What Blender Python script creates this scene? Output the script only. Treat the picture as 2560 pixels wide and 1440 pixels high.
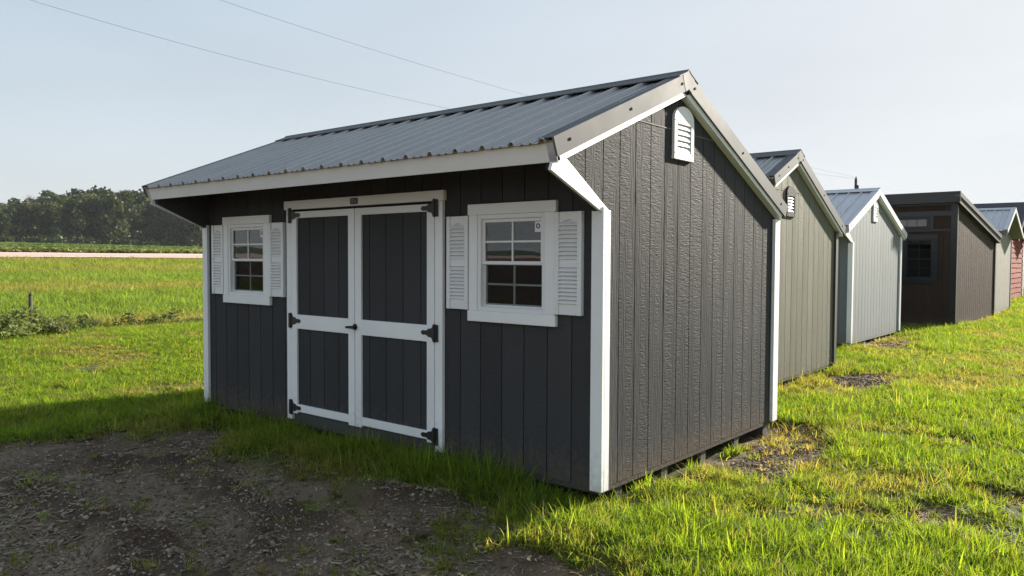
import bpy, math, random
import numpy as np
from mathutils import Matrix, Vector
random.seed(7); rng = np.random.default_rng(7)
S = bpy.context.scene
for o in list(bpy.data.objects): bpy.data.objects.remove(o)
COL = S.collection

# ------------------------------------------------------------------ camera
CAM = np.array([2.7434, -4.2275, 1.4942]); YAW, PIT, ROL, FPX = 0.6901, -0.0372, 0.0044, 1945.25
F_ = np.array([-math.sin(YAW)*math.cos(PIT), math.cos(YAW)*math.cos(PIT), math.sin(PIT)])
R_ = np.array([math.cos(YAW), math.sin(YAW), 0.0]); U_ = np.cross(R_, F_)
R2 = R_*math.cos(ROL)+U_*math.sin(ROL); U2 = -R_*math.sin(ROL)+U_*math.cos(ROL)
cam = bpy.data.cameras.new('camera'); camo = bpy.data.objects.new('camera', cam); COL.objects.link(camo)
cam.sensor_width = 36; cam.lens = FPX/2560*36; cam.clip_end = 6000; cam.clip_start = 0.05
camo.matrix_world = Matrix(((R2[0], U2[0], -F_[0], CAM[0]), (R2[1], U2[1], -F_[1], CAM[1]), (R2[2], U2[2], -F_[2], CAM[2]), (0, 0, 0, 1)))
S.camera = camo

# ------------------------------------------------------------------ sky, sun, exposure
SUN_EL, SUN_AZ = math.radians(20), math.radians(13)      # azimuth from +Y towards +X
w = bpy.data.worlds.new('World'); S.world = w; w.use_nodes = True
nt = w.node_tree; nt.nodes.clear()
sky = nt.nodes.new('ShaderNodeTexSky'); sky.sky_type = 'NISHITA'; sky.sun_disc = False
sky.sun_elevation = SUN_EL; sky.sun_rotation = SUN_AZ
sky.altitude = 300; sky.air_density = 1.0; sky.dust_density = 1.7; sky.ozone_density = 1.6
bg = nt.nodes.new('ShaderNodeBackground'); bg.inputs['Strength'].default_value = 0.15
def vm(op, a, b):                                         # hazy air: the sky's range is evened out by one soft curve over the whole dome
    n = nt.nodes.new('ShaderNodeVectorMath'); n.operation = op
    for i, v in enumerate((a, b)):
        if hasattr(v, 'is_output'): nt.links.new(v, n.inputs[i])
        else: n.inputs[i].default_value = v
    return n.outputs[0]
veil = vm('DIVIDE', sky.outputs[0], vm('ADD', vm('MULTIPLY', sky.outputs[0], (1.0, .95, .90)), (1, 1, 1)))
wo = nt.nodes.new('ShaderNodeOutputWorld')
tcw = nt.nodes.new('ShaderNodeTexCoord'); mpw = nt.nodes.new('ShaderNodeMapping'); mpw.inputs['Scale'].default_value = (1.6, 1.6, 7.0); nt.links.new(tcw.outputs['Generated'], mpw.inputs[0])
nzw = nt.nodes.new('ShaderNodeTexNoise'); nzw.inputs['Scale'].default_value = 1.3; nzw.inputs['Detail'].default_value = 5.0; nt.links.new(mpw.outputs[0], nzw.inputs['Vector'])
mrw = nt.nodes.new('ShaderNodeMapRange'); mrw.inputs[1].default_value = .3; mrw.inputs[2].default_value = .7; mrw.inputs[3].default_value = .955; mrw.inputs[4].default_value = 1.045; nt.links.new(nzw.outputs[0], mrw.inputs[0])
veil = vm('MULTIPLY', veil, mrw.outputs[0])               # faint uneven high haze over the whole dome
nt.links.new(veil, bg.inputs[0]); nt.links.new(bg.outputs[0], wo.inputs[0])
sl = bpy.data.lights.new('sun', 'SUN'); sl.energy = 2.4; sl.angle = math.radians(1.4); sl.color = (1.0, 0.92, 0.80)
so = bpy.data.objects.new('sun', sl); COL.objects.link(so)
sd = Vector((math.sin(SUN_AZ)*math.cos(SUN_EL), math.cos(SUN_AZ)*math.cos(SUN_EL), math.sin(SUN_EL)))
so.rotation_euler = sd.to_track_quat('Z', 'Y').to_euler(); so.location = (20, 40, 30)
S.view_settings.view_transform = 'Standard'; S.view_settings.look = 'None'
S.view_settings.gamma = 1; S.view_settings.exposure = 2.58
S.view_settings.use_curve_mapping = False

# ------------------------------------------------------------------ noise in numpy
def vnoise(x, y, seed=0):
    x = np.asarray(x, float); y = np.asarray(y, float)
    xi = np.floor(x).astype(np.int64); yi = np.floor(y).astype(np.int64)
    fx = x-xi; fy = y-yi; fx = fx*fx*(3-2*fx); fy = fy*fy*(3-2*fy)
    def h(a, b):
        n = (a*374761393 + b*668265263 + seed*974634777) & 0xffffffff
        n = ((n ^ (n >> 13))*1274126177) & 0xffffffff
        return ((n ^ (n >> 16)) & 0xffff)/65535.0
    return (h(xi, yi)*(1-fx)+h(xi+1, yi)*fx)*(1-fy)+(h(xi, yi+1)*(1-fx)+h(xi+1, yi+1)*fx)*fy
def fbm(x, y, s, oct=4, seed=0):
    a = 0; amp = 0.5; t = 0
    for i in range(oct):
        a = a+amp*vnoise(np.asarray(x)/s, np.asarray(y)/s, seed+i*17); t += amp; amp *= .5; s *= .5
    return a/t
def sstep(a, b, x): t = np.clip((x-a)/(b-a), 0, 1); return t*t*(3-2*t)

# ------------------------------------------------------------------ mesh helper
class MB:
    def __init__(s): s.v = []; s.f = []
    def quadprism(s, poly, fn, a, b):           # poly 2D ccw list, fn(p, t)->3D, caps at a and b
        n = len(poly); o = len(s.v)
        for p in poly: s.v.append(fn(p, a))
        for p in poly: s.v.append(fn(p, b))
        s.f.append(tuple(range(o, o+n))); s.f.append(tuple(range(o+2*n-1, o+n-1, -1)))
        for i in range(n):
            j = (i+1) % n; s.f.append((o+j, o+i, o+n+i, o+n+j))
    def box(s, x0, x1, y0, y1, z0, z1):
        s.quadprism([(x0, y0), (x1, y0), (x1, y1), (x0, y1)], lambda p, t: (p[0], p[1], t), z0, z1)
    def px(s, poly, x0, x1): s.quadprism(poly, lambda p, t: (t, p[0], p[1]), x0, x1)   # (y,z) polygon along x
    def py(s, poly, y0, y1): s.quadprism(poly, lambda p, t: (p[0], t, p[1]), y0, y1)   # (x,z) polygon along y
    def pz(s, poly, z0, z1): s.quadprism(poly, lambda p, t: (p[0], p[1], t), z0, z1)
    def cyl(s, p, q, r0, r1=None, n=8):
        r1 = r0 if r1 is None else r1
        p = Vector(p); q = Vector(q); d = (q-p).normalized()
        a = d.orthogonal().normalized(); b = d.cross(a); o = len(s.v)
        for c, r in ((p, r0), (q, r1)):
            for i in range(n):
                t = 2*math.pi*i/n; s.v.append(tuple(c+a*math.cos(t)*r+b*math.sin(t)*r))
        s.f.append(tuple(range(o+n-1, o-1, -1))); s.f.append(tuple(range(o+n, o+2*n)))
        for i in range(n):
            j = (i+1) % n; s.f.append((o+i, o+j, o+n+j, o+n+i))
    def build(s, name, mat, parent=None, smooth=False, fix=True):
        me = bpy.data.meshes.new(name); me.from_pydata([tuple(map(float, v)) for v in s.v], [], s.f)
        if fix:
            import bmesh
            bm = bmesh.new(); bm.from_mesh(me); bmesh.ops.recalc_face_normals(bm, faces=bm.faces); bm.to_mesh(me); bm.free()
        me.materials.append(mat)
        if smooth: me.polygons.foreach_set('use_smooth', [True]*len(me.polygons))
        o = bpy.data.objects.new(name, me); COL.objects.link(o)
        if parent: o.parent = parent
        return o
def bevel(o, wd=0.004, seg=2):
    m = o.modifiers.new('bevel', 'BEVEL'); m.width = wd; m.segments = seg; m.limit_method = 'ANGLE'; m.angle_limit = math.radians(40)
    return o
def empty(name, loc=(0, 0, 0), rz=0):
    o = bpy.data.objects.new(name, None); COL.objects.link(o); o.location = loc; o.rotation_euler.z = rz; o.empty_display_size = .2
    return o
def tag(o, label=None, cat=None, group=None, kind=None):
    if label: o['label'] = label
    if cat: o['category'] = cat
    if group: o['group'] = group
    if kind: o['kind'] = kind
    return o

# ------------------------------------------------------------------ materials
def newmat(name):
    m = bpy.data.materials.new(name); m.use_nodes = True; n = m.node_tree.nodes; n.clear()
    out = n.new('ShaderNodeOutputMaterial'); return m, m.node_tree, out
def nd(t, typ, **kw):
    n = t.nodes.new(typ)
    for k, v in kw.items():
        if k in n.inputs: n.inputs[k].default_value = v
        else: setattr(n, k, v)
    return n
def mathn(t, op, a, b=None, c=None):
    n = t.nodes.new('ShaderNodeMath'); n.operation = op
    for i, v in enumerate((a, b, c)):
        if v is None: continue
        if hasattr(v, 'links') or hasattr(v, 'is_output'): t.links.new(v, n.inputs[i])
        else: n.inputs[i].default_value = v
    return n.outputs[0]
def mixc(t, f, a, b, mode='MIX'):
    n = t.nodes.new('ShaderNodeMix'); n.data_type = 'RGBA'; n.blend_type = mode
    for i, v in ((0, f), (6, a), (7, b)):
        if hasattr(v, 'is_output'): t.links.new(v, n.inputs[i])
        elif i == 0: n.inputs[0].default_value = v
        else: n.inputs[i].default_value = (*v, 1) if len(v) == 3 else v
    return n.outputs[2]
def ramp(t, f, stops):
    r = t.nodes.new('ShaderNodeValToRGB'); e = r.color_ramp.elements
    while len(e) < len(stops): e.new(0.5)
    for i, (p, c) in enumerate(stops):
        e[i].position = p; e[i].color = (*c, 1) if hasattr(c, '__len__') else (c, c, c, 1)
    t.links.new(f, r.inputs[0]); return r.outputs[0]
def coords(t, scale, rot=(0, 0, 0), rand=True):
    tc = t.nodes.new('ShaderNodeTexCoord'); mp = t.nodes.new('ShaderNodeMapping')
    mp.inputs['Scale'].default_value = scale; mp.inputs['Rotation'].default_value = rot
    t.links.new(tc.outputs['Object'], mp.inputs[0])
    if rand:
        oi = t.nodes.new('ShaderNodeObjectInfo'); s = mathn(t, 'MULTIPLY', oi.outputs['Random'], 71.0)
        cb = t.nodes.new('ShaderNodeCombineXYZ')
        for i in range(3): t.links.new(s, cb.inputs[i])
        t.links.new(cb.outputs[0], mp.inputs['Location'])
    return mp.outputs[0]

def wood_paint(name, col, axis='z', rough=.5, strength=1.0, dist=.003, spec=.5, var=.12, chat=1.0, dirt=0.0):
    m, t, out = newmat(name); b = nd(t, 'ShaderNodeBsdfPrincipled')
    long_, wide = 5.0, 68.0
    sc = {'z': (wide, wide, long_), 'x': (long_, wide, wide), 'y': (wide, long_, wide)}[axis]
    c1 = coords(t, sc); n1 = nd(t, 'ShaderNodeTexNoise', Scale=1.0, Detail=3.0, Roughness=.6); t.links.new(c1, n1.inputs['Vector'])
    # chatter: short wavy ripples across the grain, in uneven bands
    sc2 = {'z': (15, 15, 78), 'x': (78, 15, 15), 'y': (15, 78, 15)}[axis]
    c2 = coords(t, sc2); n2 = nd(t, 'ShaderNodeTexNoise', Scale=1.0, Detail=2.0, Roughness=.55, Distortion=.8); t.links.new(c2, n2.inputs['Vector'])
    sc3 = {'z': (13, 13, .5), 'x': (.5, 13, 13), 'y': (13, .5, 13)}[axis]
    c3 = coords(t, sc3); n3 = nd(t, 'ShaderNodeTexNoise', Scale=1.0, Detail=1.0); t.links.new(c3, n3.inputs['Vector'])
    band = ramp(t, n3.outputs[0], [(.42, 0.0), (.56, 1.0)])
    h = mixc(t, band, n1.outputs[0], n2.outputs[0]) if chat > 0 else n1.outputs[0]
    bp = nd(t, 'ShaderNodeBump', Strength=strength, Distance=dist); t.links.new(h, bp.inputs['Height']); t.links.new(bp.outputs[0], b.inputs['Normal'])
    oi = t.nodes.new('ShaderNodeObjectInfo')
    c4 = coords(t, (2.2, 2.2, 2.2)); n4 = nd(t, 'ShaderNodeTexNoise', Scale=1.0, Detail=4.0); t.links.new(c4, n4.inputs['Vector'])
    v = mathn(t, 'MULTIPLY_ADD', oi.outputs['Random'], var, 1-var/2)
    v = mathn(t, 'MULTIPLY', v, mathn(t, 'MULTIPLY_ADD', n4.outputs[0], .22, .89))
    cc = mixc(t, 1.0, col, v, 'MULTIPLY')
    if dirt > 0:        # splashed soil on the lowest boards
        tc = t.nodes.new('ShaderNodeTexCoord'); sp = t.nodes.new('ShaderNodeSeparateXYZ'); t.links.new(tc.outputs['Object'], sp.inputs[0])
        n5 = nd(t, 'ShaderNodeTexNoise', Scale=22.0, Detail=4.0); t.links.new(tc.outputs['Object'], n5.inputs['Vector'])
        g = mathn(t, 'SUBTRACT', mathn(t, 'MULTIPLY', n5.outputs[0], .75), mathn(t, 'MULTIPLY', sp.outputs[2], 1.0))
        cc = mixc(t, mathn(t, 'MULTIPLY', ramp(t, g, [(.15, 0.0), (.4, 1.0)]), dirt), cc, (.13, .10, .07))
    t.links.new(cc, b.inputs['Base Color'])
    b.inputs['Roughness'].default_value = rough; b.inputs['Specular IOR Level'].default_value = spec
    t.links.new(b.outputs[0], out.inputs[0]); return m

def plain(name, col, rough=.5, metal=0.0, noise=.15, scale=40, bump=0.0, spec=.5):
    m, t, out = newmat(name); b = nd(t, 'ShaderNodeBsdfPrincipled')
    c = coords(t, (scale,)*3); n = nd(t, 'ShaderNodeTexNoise', Scale=1.0, Detail=5.0, Roughness=.65); t.links.new(c, n.inputs['Vector'])
    cc = mixc(t, 1.0, col, mathn(t, 'MULTIPLY_ADD', n.outputs[0], noise*2, 1-noise), 'MULTIPLY'); t.links.new(cc, b.inputs['Base Color'])
    b.inputs['Metallic'].default_value = metal; b.inputs['Specular IOR Level'].default_value = spec
    t.links.new(mathn(t, 'MULTIPLY_ADD', n.outputs[0], .25, rough-.12), b.inputs['Roughness'])
    if bump:
        bp = nd(t, 'ShaderNodeBump', Strength=1.0, Distance=bump); t.links.new(n.outputs[0], bp.inputs['Height']); t.links.new(bp.outputs[0], b.inputs['Normal'])
    t.links.new(b.outputs[0], out.inputs[0]); return m

CH = (.059, .0585, .061)
M = {}
M['char'] = wood_paint('charcoal_siding', CH, 'z', .66, 1.0, .0064, .045, .18, dirt=.5)
M['char_flat'] = plain('charcoal_paint', CH, .55)
M['white_v'] = wood_paint('white_trim_upright', (.86, .86, .855), 'z', .5, .9, .0022, .4, .05, dirt=.25)
M['white_h'] = wood_paint('white_trim_level', (.86, .86, .855), 'x', .5, .9, .0022, .4, .05)
M['white_r'] = wood_paint('white_trim_rake', (.86, .86, .855), 'y', .5, .9, .0024, .4, .05)
M['vinyl'] = plain('white_vinyl', (.80, .80, .80), .38, noise=.03, scale=8)
M['rawwood'] = wood_paint('unpainted_pine', (.42, .31, .19), 'x', .6, .5, .001, .3, .1, chat=0)
M['iron'] = plain('black_iron', (.012, .012, .013), .45, noise=.2, bump=.0006, scale=150)
M['badge'] = plain('grey_badge', (.06, .065, .07), .4)
M['badge2'] = plain('pale_badge_print', (.16, .17, .18), .4)
M['dark'] = plain('dark_interior', (.03, .028, .026), .9)
M['screw'] = plain('screw_head', (.02, .02, .022), .8, spec=.08)
M['olive'] = wood_paint('olive_siding', (.155, .155, .118), 'z', .65, 1.0, .0070, .07, .12, dirt=.3)
M['olive_trim'] = wood_paint('dark_olive_trim', (.05, .05, .045), 'z', .5, .8, .002, .4, .05)
M['olive_dk'] = plain('dark_grey_trim', (.05, .05, .047), .7, spec=.1)
M['gblue'] = wood_paint('grey_blue_siding', (.175, .195, .205), 'z', .65, 1.0, .0035, .2, .07, dirt=.25)
M['brown'] = wood_paint('dark_brown_siding', (.056, .036, .027), 'z', .65, 1.0, .0070, .07, .16, dirt=.3)
M['black_trim'] = wood_paint('black_trim', (.016, .016, .018), 'z', .42, .9, .002, .5, .05)
M['black_rake'] = wood_paint('black_rake', (.05, .05, .052), 'y', .6, .9, .0025, .2, .05)
M['clay'] = wood_paint('clay_siding', (.25, .235, .20), 'z', .65, 1.0, .0035, .2, .08, dirt=.25)
M['clay_flat'] = plain('clay_paint', (.23, .22, .185), .55)
M['red'] = wood_paint('red_siding', (.25, .058, .042), 'y', .75, 1.0, .003, .06, .25)
M['red_dk'] = plain('dark_red_trim', (.07, .02, .02), .5)
M['asphalt_sh'] = plain('roof_shingle', (.06, .06, .065), .85, noise=.4, scale=60)
def metal_roof(name, col, rough, metal):
    m, t, out = newmat(name); b = nd(t, 'ShaderNodeBsdfPrincipled')
    tc = t.nodes.new('ShaderNodeTexCoord')
    vo = nd(t, 'ShaderNodeTexVoronoi', Scale=95.0); t.links.new(tc.outputs['Object'], vo.inputs['Vector'])
    n = nd(t, 'ShaderNodeTexNoise', Scale=2.5, Detail=5.0); t.links.new(tc.outputs['Object'], n.inputs['Vector'])
    f = mathn(t, 'ADD', mathn(t, 'MULTIPLY', vo.outputs['Color'], .16), mathn(t, 'MULTIPLY_ADD', n.outputs[0], .30, .68))
    t.links.new(mixc(t, 1.0, col, f, 'MULTIPLY'), b.inputs['Base Color'])
    b.inputs['Metallic'].default_value = metal
    t.links.new(mathn(t, 'ADD', mathn(t, 'MULTIPLY', vo.outputs['Color'], .16), mathn(t, 'MULTIPLY_ADD', n.outputs[0], .14, rough-.12)), b.inputs['Roughness'])
    n2 = nd(t, 'ShaderNodeTexNoise', Scale=3.0, Detail=2.0); t.links.new(tc.outputs['Object'], n2.inputs['Vector'])
    bp = nd(t, 'ShaderNodeBump', Strength=.25, Distance=.003); t.links.new(n2.outputs[0], bp.inputs['Height']); t.links.new(bp.outputs[0], b.inputs['Normal'])
    t.links.new(b.outputs[0], out.inputs[0]); return m
M['roof'] = metal_roof('grey_metal_roof', (.42, .42, .415), .42, .2)
M['flash'] = plain('grey_metal_flashing', (.14, .14, .14), .6, noise=.06, scale=3, spec=.08)
M['galv'] = metal_roof('pale_galvanised_roof', (.62, .62, .64), .45, .3)
def glass(name, ior, tint):
    m, t, out = newmat(name)
    fr = nd(t, 'ShaderNodeFresnel', IOR=ior); gl = nd(t, 'ShaderNodeBsdfGlossy', Roughness=.012); tr = nd(t, 'ShaderNodeBsdfTransparent')
    tr.inputs[0].default_value = (*tint, 1); gl.inputs[0].default_value = (.92, .95, .98, 1)
    tc = t.nodes.new('ShaderNodeTexCoord'); n2 = nd(t, 'ShaderNodeTexNoise', Scale=2.2, Detail=1.0); t.links.new(tc.outputs['Object'], n2.inputs['Vector'])
    bp = nd(t, 'ShaderNodeBump', Strength=.25, Distance=.004); t.links.new(n2.outputs[0], bp.inputs['Height']); t.links.new(bp.outputs[0], gl.inputs['Normal'])
    mx = nd(t, 'ShaderNodeMixShader'); t.links.new(fr.outputs[0], mx.inputs[0]); t.links.new(tr.outputs[0], mx.inputs[1]); t.links.new(gl.outputs[0], mx.inputs[2])
    t.links.new(mx.outputs[0], out.inputs[0]); return m
M['glass'] = glass('window_glass', 1.75, (.75, .8, .8))
def screen():
    m, t, out = newmat('insect_screen'); d = nd(t, 'ShaderNodeBsdfDiffuse'); d.inputs[0].default_value = (.02, .02, .02, 1)
    tr = nd(t, 'ShaderNodeBsdfTransparent'); mx = nd(t, 'ShaderNodeMixShader'); mx.inputs[0].default_value = .5
    t.links.new(tr.outputs[0], mx.inputs[1]); t.links.new(d.outputs[0], mx.inputs[2]); t.links.new(mx.outputs[0], out.inputs[0]); return m
M['screen'] = screen()

# ------------------------------------------------------------------ terrain
def seg_d(x, y, pts):
    d = np.full(np.shape(x), 1e9)
    for (ax, ay), (bx, by) in zip(pts[:-1], pts[1:]):
        vx, vy = bx-ax, by-ay; t = np.clip(((x-ax)*vx+(y-ay)*vy)/(vx*vx+vy*vy), 0, 1)
        d = np.minimum(d, np.hypot(x-ax-t*vx, y-ay-t*vy))
    return d
RUTS = [([(-3.9, -1.5), (-3.18, -1.08), (-2.37, -1.22), (-1.9, -1.33), (-1.2, -1.7), (-.3, -2.6)], .09, .055),
        ([(-3.7, -2.2), (-2.75, -2.08), (-2.1, -2.12), (-1.2, -2.5)], .12, .05),
        ([(-1.55, -1.25), (-1.2, -1.18), (-.75, -1.12)], .12, .07),
        ([(-1.75, -2.1), (-1.3, -2.15), (-.85, -2.25), (-.2, -2.6)], .11, .06),
        ([(-1.6, -.76), (-1.2, -.70), (-.85, -.58)], .10, .06),
        ([(-.02, -.90), (.2, -.90), (.42, -.95), (.7, -1.1)], .08, .018),
        ([(-4.4, -.30), (-4.1, -.28)], .12, .05)]
TRK = [[(-3.8, -1.75), (-2.9, -1.55), (-1.9, -1.65), (-.8, -2.1)], [(-3.4, -2.6), (-2.2, -2.4), (-1.2, -2.75)], [(-2.9, -1.0), (-2.2, -.95), (-1.3, -1.0), (-.3, -1.2), (.4, -1.15)]]
PATCH = [(.18, .95, .35, .32), (.35, 1.7, .42, .75), (.15, 2.6, .40, .75), (.15, 3.2, .30, .22), (-.3, 6.7, .42, .95), (-1.1, 12.0, .45, 1.6), (1.1, 3.47, .42, .12),
         (1.95, 1.9, .28, .14), (-6.9, .6, .42, .20), (-4.35, -.2, .35, .22), (1.75, 1.15, .16, .28), (.3, -1.0, .38, .22), (1.5, 5.2, .3, .1), (-7.9, -.3, .2, .1), (2.3, 6.5, .35, .1)]
def dirtmask(x, y):
    x = np.asarray(x, float); y = np.asarray(y, float)
    n = (fbm(x, y, .55, 4, 3)-.5)
    # front patch: boundary in y as a function of x
    yb = np.interp(x, [-6.5, -5.2, -4.7, -4.2, -3.6, -2.8, -1.6, -.7, 0, .45, .8, 1.2, 2.4], [-4.2, -2.3, -1.05, -.55, -.48, -.52, -.66, -.64, -.74, -.80, -1.0, -1.5, -3.5])
    d = sstep(-.20, .36, (yb-y)+n*1.25)
    for (cx, cy, rx, ry) in PATCH:
        q = np.hypot((x-cx)/rx, (y-cy)/ry); d = np.maximum(d, sstep(1.15, .70, q+n*1.9))
    # thin, worn spots all over the mown lawn
    return np.clip(d, 0, 1)
def gh(x, y, fine=True):
    x = np.asarray(x, float); y = np.asarray(y, float)
    z = -.10+.05*(fbm(x, y, 2.5, 3, 11)-.5)+.10*(fbm(x, y, 11, 2, 5)-.5)*sstep(4, 12, np.hypot(x, y))
    z = z-.085*sstep(-.45, -1.3, y)*sstep(-7, -4, x)*sstep(2.5, .9, x)-.11*sstep(-5.0, -5.9, x)*sstep(-13, -10, x)
    z = z-.03*sstep(-.3, .6, y)*sstep(.5, 0, x)*sstep(3.4, 2.6, y)
    # tamed near the buildings
    prof = np.interp(-x, [0, 12, 16.5, 18.5, 22, 32, 47, 60, 66.5, 67.5, 80, 81.5, 83, 130, 270, 420, 1500, 4000],
                     [0, 0, -.12, -.34, -.20, .08, .52, .92, 1.28, 1.42, 1.86, 1.84, 1.66, 2.5, 4.75, 7, 11, 14])
    prof = prof - .011*np.clip(y-80, -60, 200)*sstep(90, 270, -x)
    z = z+np.where(x < -12, prof+.10*sstep(12, 66, -x), 0)
    z = z+np.interp(y, [-4000, -400, -60, -20, 0], [14, 9, 1.2, .1, 0])*sstep(-30, -8, x)+np.interp(y, [30, 80, 300, 4000], [0, .4, 1.5, 8])*sstep(-30, 0, x)+np.interp(x, [20, 60, 300, 4000], [0, .3, 2, 8])
    if fine:
        dm = dirtmask(x, y); near = sstep(24, 12, np.hypot(x-2.7, y+4.2))
        z = z-.025*dm*near
        for pts, wd, hh in RUTS:
            d = seg_d(x, y, pts); z = z+near*hh*1.6*(np.exp(-(d/wd)**2)*(.35+1.3*fbm(x, y, .16, 3, 9)))
        for pts in TRK:
            d = seg_d(x, y, pts); z = z-near*.045*sstep(.24, .13, d)
        z = z+near*dm*(.062*(fbm(x, y, .34, 4, 21)-.5)+.022*(fbm(x, y, .07, 2, 31)-.5))
        z = z+near*(1-dm)*.03*(fbm(x, y, .5, 3, 41)-.5)
    return z
def axis(lo, hi, step, far):
    a = list(np.arange(lo, hi+1e-6, step)); s = step; b = [hi]
    while b[-1] < far: s *= 1.14; b.append(b[-1]+s)
    s = step; c = [lo]
    while c[-1] > -far: s *= 1.14; c.append(c[-1]-s)
    return np.array(c[:0:-1]+a+b[1:])
gx = axis(-6.5, 3.2, .032, 3200); gy = axis(-4.0, 4.0, .035, 3200); gy = np.concatenate([gy[gy <= 4.0], np.arange(4.06, 15.0, .075), gy[gy >= 15.2]])
gx = np.unique(np.concatenate([gx, [-66.5, -67.5, -80, -81.5, -83]]))
X, Y = np.meshgrid(gx, gy); Z = gh(X, Y); DM = dirtmask(X, Y)
nx, ny = len(gx), len(gy)
idx = np.arange(nx*ny).reshape(ny, nx)
faces = np.stack([idx[:-1, :-1], idx[:-1, 1:], idx[1:, 1:], idx[1:, :-1]], -1).reshape(-1, 4)
def npmesh(name, v, f, mat, smooth=False):
    me = bpy.data.meshes.new(name); v = np.asarray(v, np.float32); f = np.asarray(f, np.int32)
    me.vertices.add(len(v)); me.vertices.foreach_set('co', v.ravel())
    k = f.shape[1]; me.loops.add(f.size); me.loops.foreach_set('vertex_index', f.ravel())
    me.polygons.add(len(f)); me.polygons.foreach_set('loop_start', np.arange(0, f.size, k, dtype=np.int32))
    if smooth: me.polygons.foreach_set('use_smooth', np.ones(len(f), bool))
    me.update(calc_edges=True); me.validate()
    if mat: me.materials.append(mat)
    return me
def ground_mat():
    m, t, out = newmat('soil_and_thatch'); b = nd(t, 'ShaderNodeBsdfPrincipled'); g = t.nodes.new('ShaderNodeNewGeometry')
    at = t.nodes.new('ShaderNodeAttribute'); at.attribute_name = 'dirt'
    def N(s, d=4.0, r=.6):
        n = nd(t, 'ShaderNodeTexNoise', Scale=s, Detail=d, Roughness=r); t.links.new(g.outputs['Position'], n.inputs['Vector']); return n.outputs[0]
    n1 = N(1.3); n2 = N(9.0); n3 = N(60.0, 3.0)
    soil = mixc(t, ramp(t, n2, [(.35, 0.0), (.65, 1.0)]), (.110, .072, .046), (.20, .142, .095))
    soil = mixc(t, ramp(t, n1, [(.48, 0.0), (.66, 1.0)]), soil, (.26, .195, .135))        # dry, trodden flats
    soil = mixc(t, ramp(t, n3, [(.3, 0.0), (.7, .5)]), soil, (.048, .034, .026))
    rut_at = t.nodes.new('ShaderNodeAttribute'); rut_at.attribute_name = 'rut_tone'
    soil = mixc(t, mathn(t, 'MULTIPLY', ramp(t, rut_at.outputs['Fac'], [(.55, 0.0), (.9, 1.0)]), .75), soil, (.045, .032, .025))  # shade painted into the soil along the ruts to strengthen their relief
    soil = mixc(t, mathn(t, 'MULTIPLY', ramp(t, rut_at.outputs['Fac'], [(.1, 1.0), (.45, 0.0)]), .6), soil, (.25, .187, .13))
    thatch = mixc(t, ramp(t, n2, [(.3, 0.0), (.7, 1.0)]), (.055, .085, .022), (.10, .105, .038))
    thatch = mixc(t, ramp(t, n3, [(.4, 0.0), (.75, .7)]), thatch, (.06, .05, .03))
    n0 = N(.09, 3.0); far = mixc(t, ramp(t, n0, [(.35, 0.0), (.65, 1.0)]), (.08, .125, .028), (.13, .16, .045))
    sp = t.nodes.new('ShaderNodeSeparateXYZ'); t.links.new(g.outputs['Position'], sp.inputs[0])
    ln = nd(t, 'ShaderNodeVectorMath', operation='LENGTH'); t.links.new(g.outputs['Position'], ln.inputs[0])
    fm = nd(t, 'ShaderNodeMapRange'); t.links.new(ln.outputs['Value'], fm.inputs[0]); fm.inputs[1].default_value = 10; fm.inputs[2].default_value = 28
    thatch = mixc(t, fm.outputs[0], thatch, far)
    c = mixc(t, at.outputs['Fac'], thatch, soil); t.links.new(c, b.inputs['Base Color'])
    b.inputs['Roughness'].default_value = .95; b.inputs['Specular IOR Level'].default_value = .2
    h = mathn(t, 'ADD', mathn(t, 'MULTIPLY', n2, .5), mathn(t, 'MULTIPLY', n3, .4))
    bp = nd(t, 'ShaderNodeBump', Strength=.8, Distance=.03); t.links.new(h, bp.inputs['Height']); t.links.new(bp.outputs[0], b.inputs['Normal'])
    t.links.new(b.outputs[0], out.inputs[0]); return m
M['ground'] = ground_mat()
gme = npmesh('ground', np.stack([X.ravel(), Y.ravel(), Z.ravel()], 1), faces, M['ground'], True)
RUT_SHADE = np.zeros_like(X)  # mask for the shade painted along the ruts
for pts, wd, hh in [r for r in RUTS if r[2] > .03]: RUT_SHADE = np.maximum(RUT_SHADE, np.exp(-(seg_d(X, Y, pts)/(wd*1.5))**2))
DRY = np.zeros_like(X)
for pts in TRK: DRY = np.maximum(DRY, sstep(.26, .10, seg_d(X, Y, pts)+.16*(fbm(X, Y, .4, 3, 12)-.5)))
a = gme.attributes.new('rut_tone', 'FLOAT', 'POINT'); a.data.foreach_set('value', np.clip(.5+.5*RUT_SHADE-.5*DRY, 0, 1).ravel().astype(np.float32))  # high where rut shade is painted, low on the pale flats
a = gme.attributes.new('dirt', 'FLOAT', 'POINT'); a.data.foreach_set('value', DM.ravel().astype(np.float32))
ground = bpy.data.objects.new('ground', gme); COL.objects.link(ground); tag(ground, 'uneven ground of bare soil and thin turf', None, None, 'structure')

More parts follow.
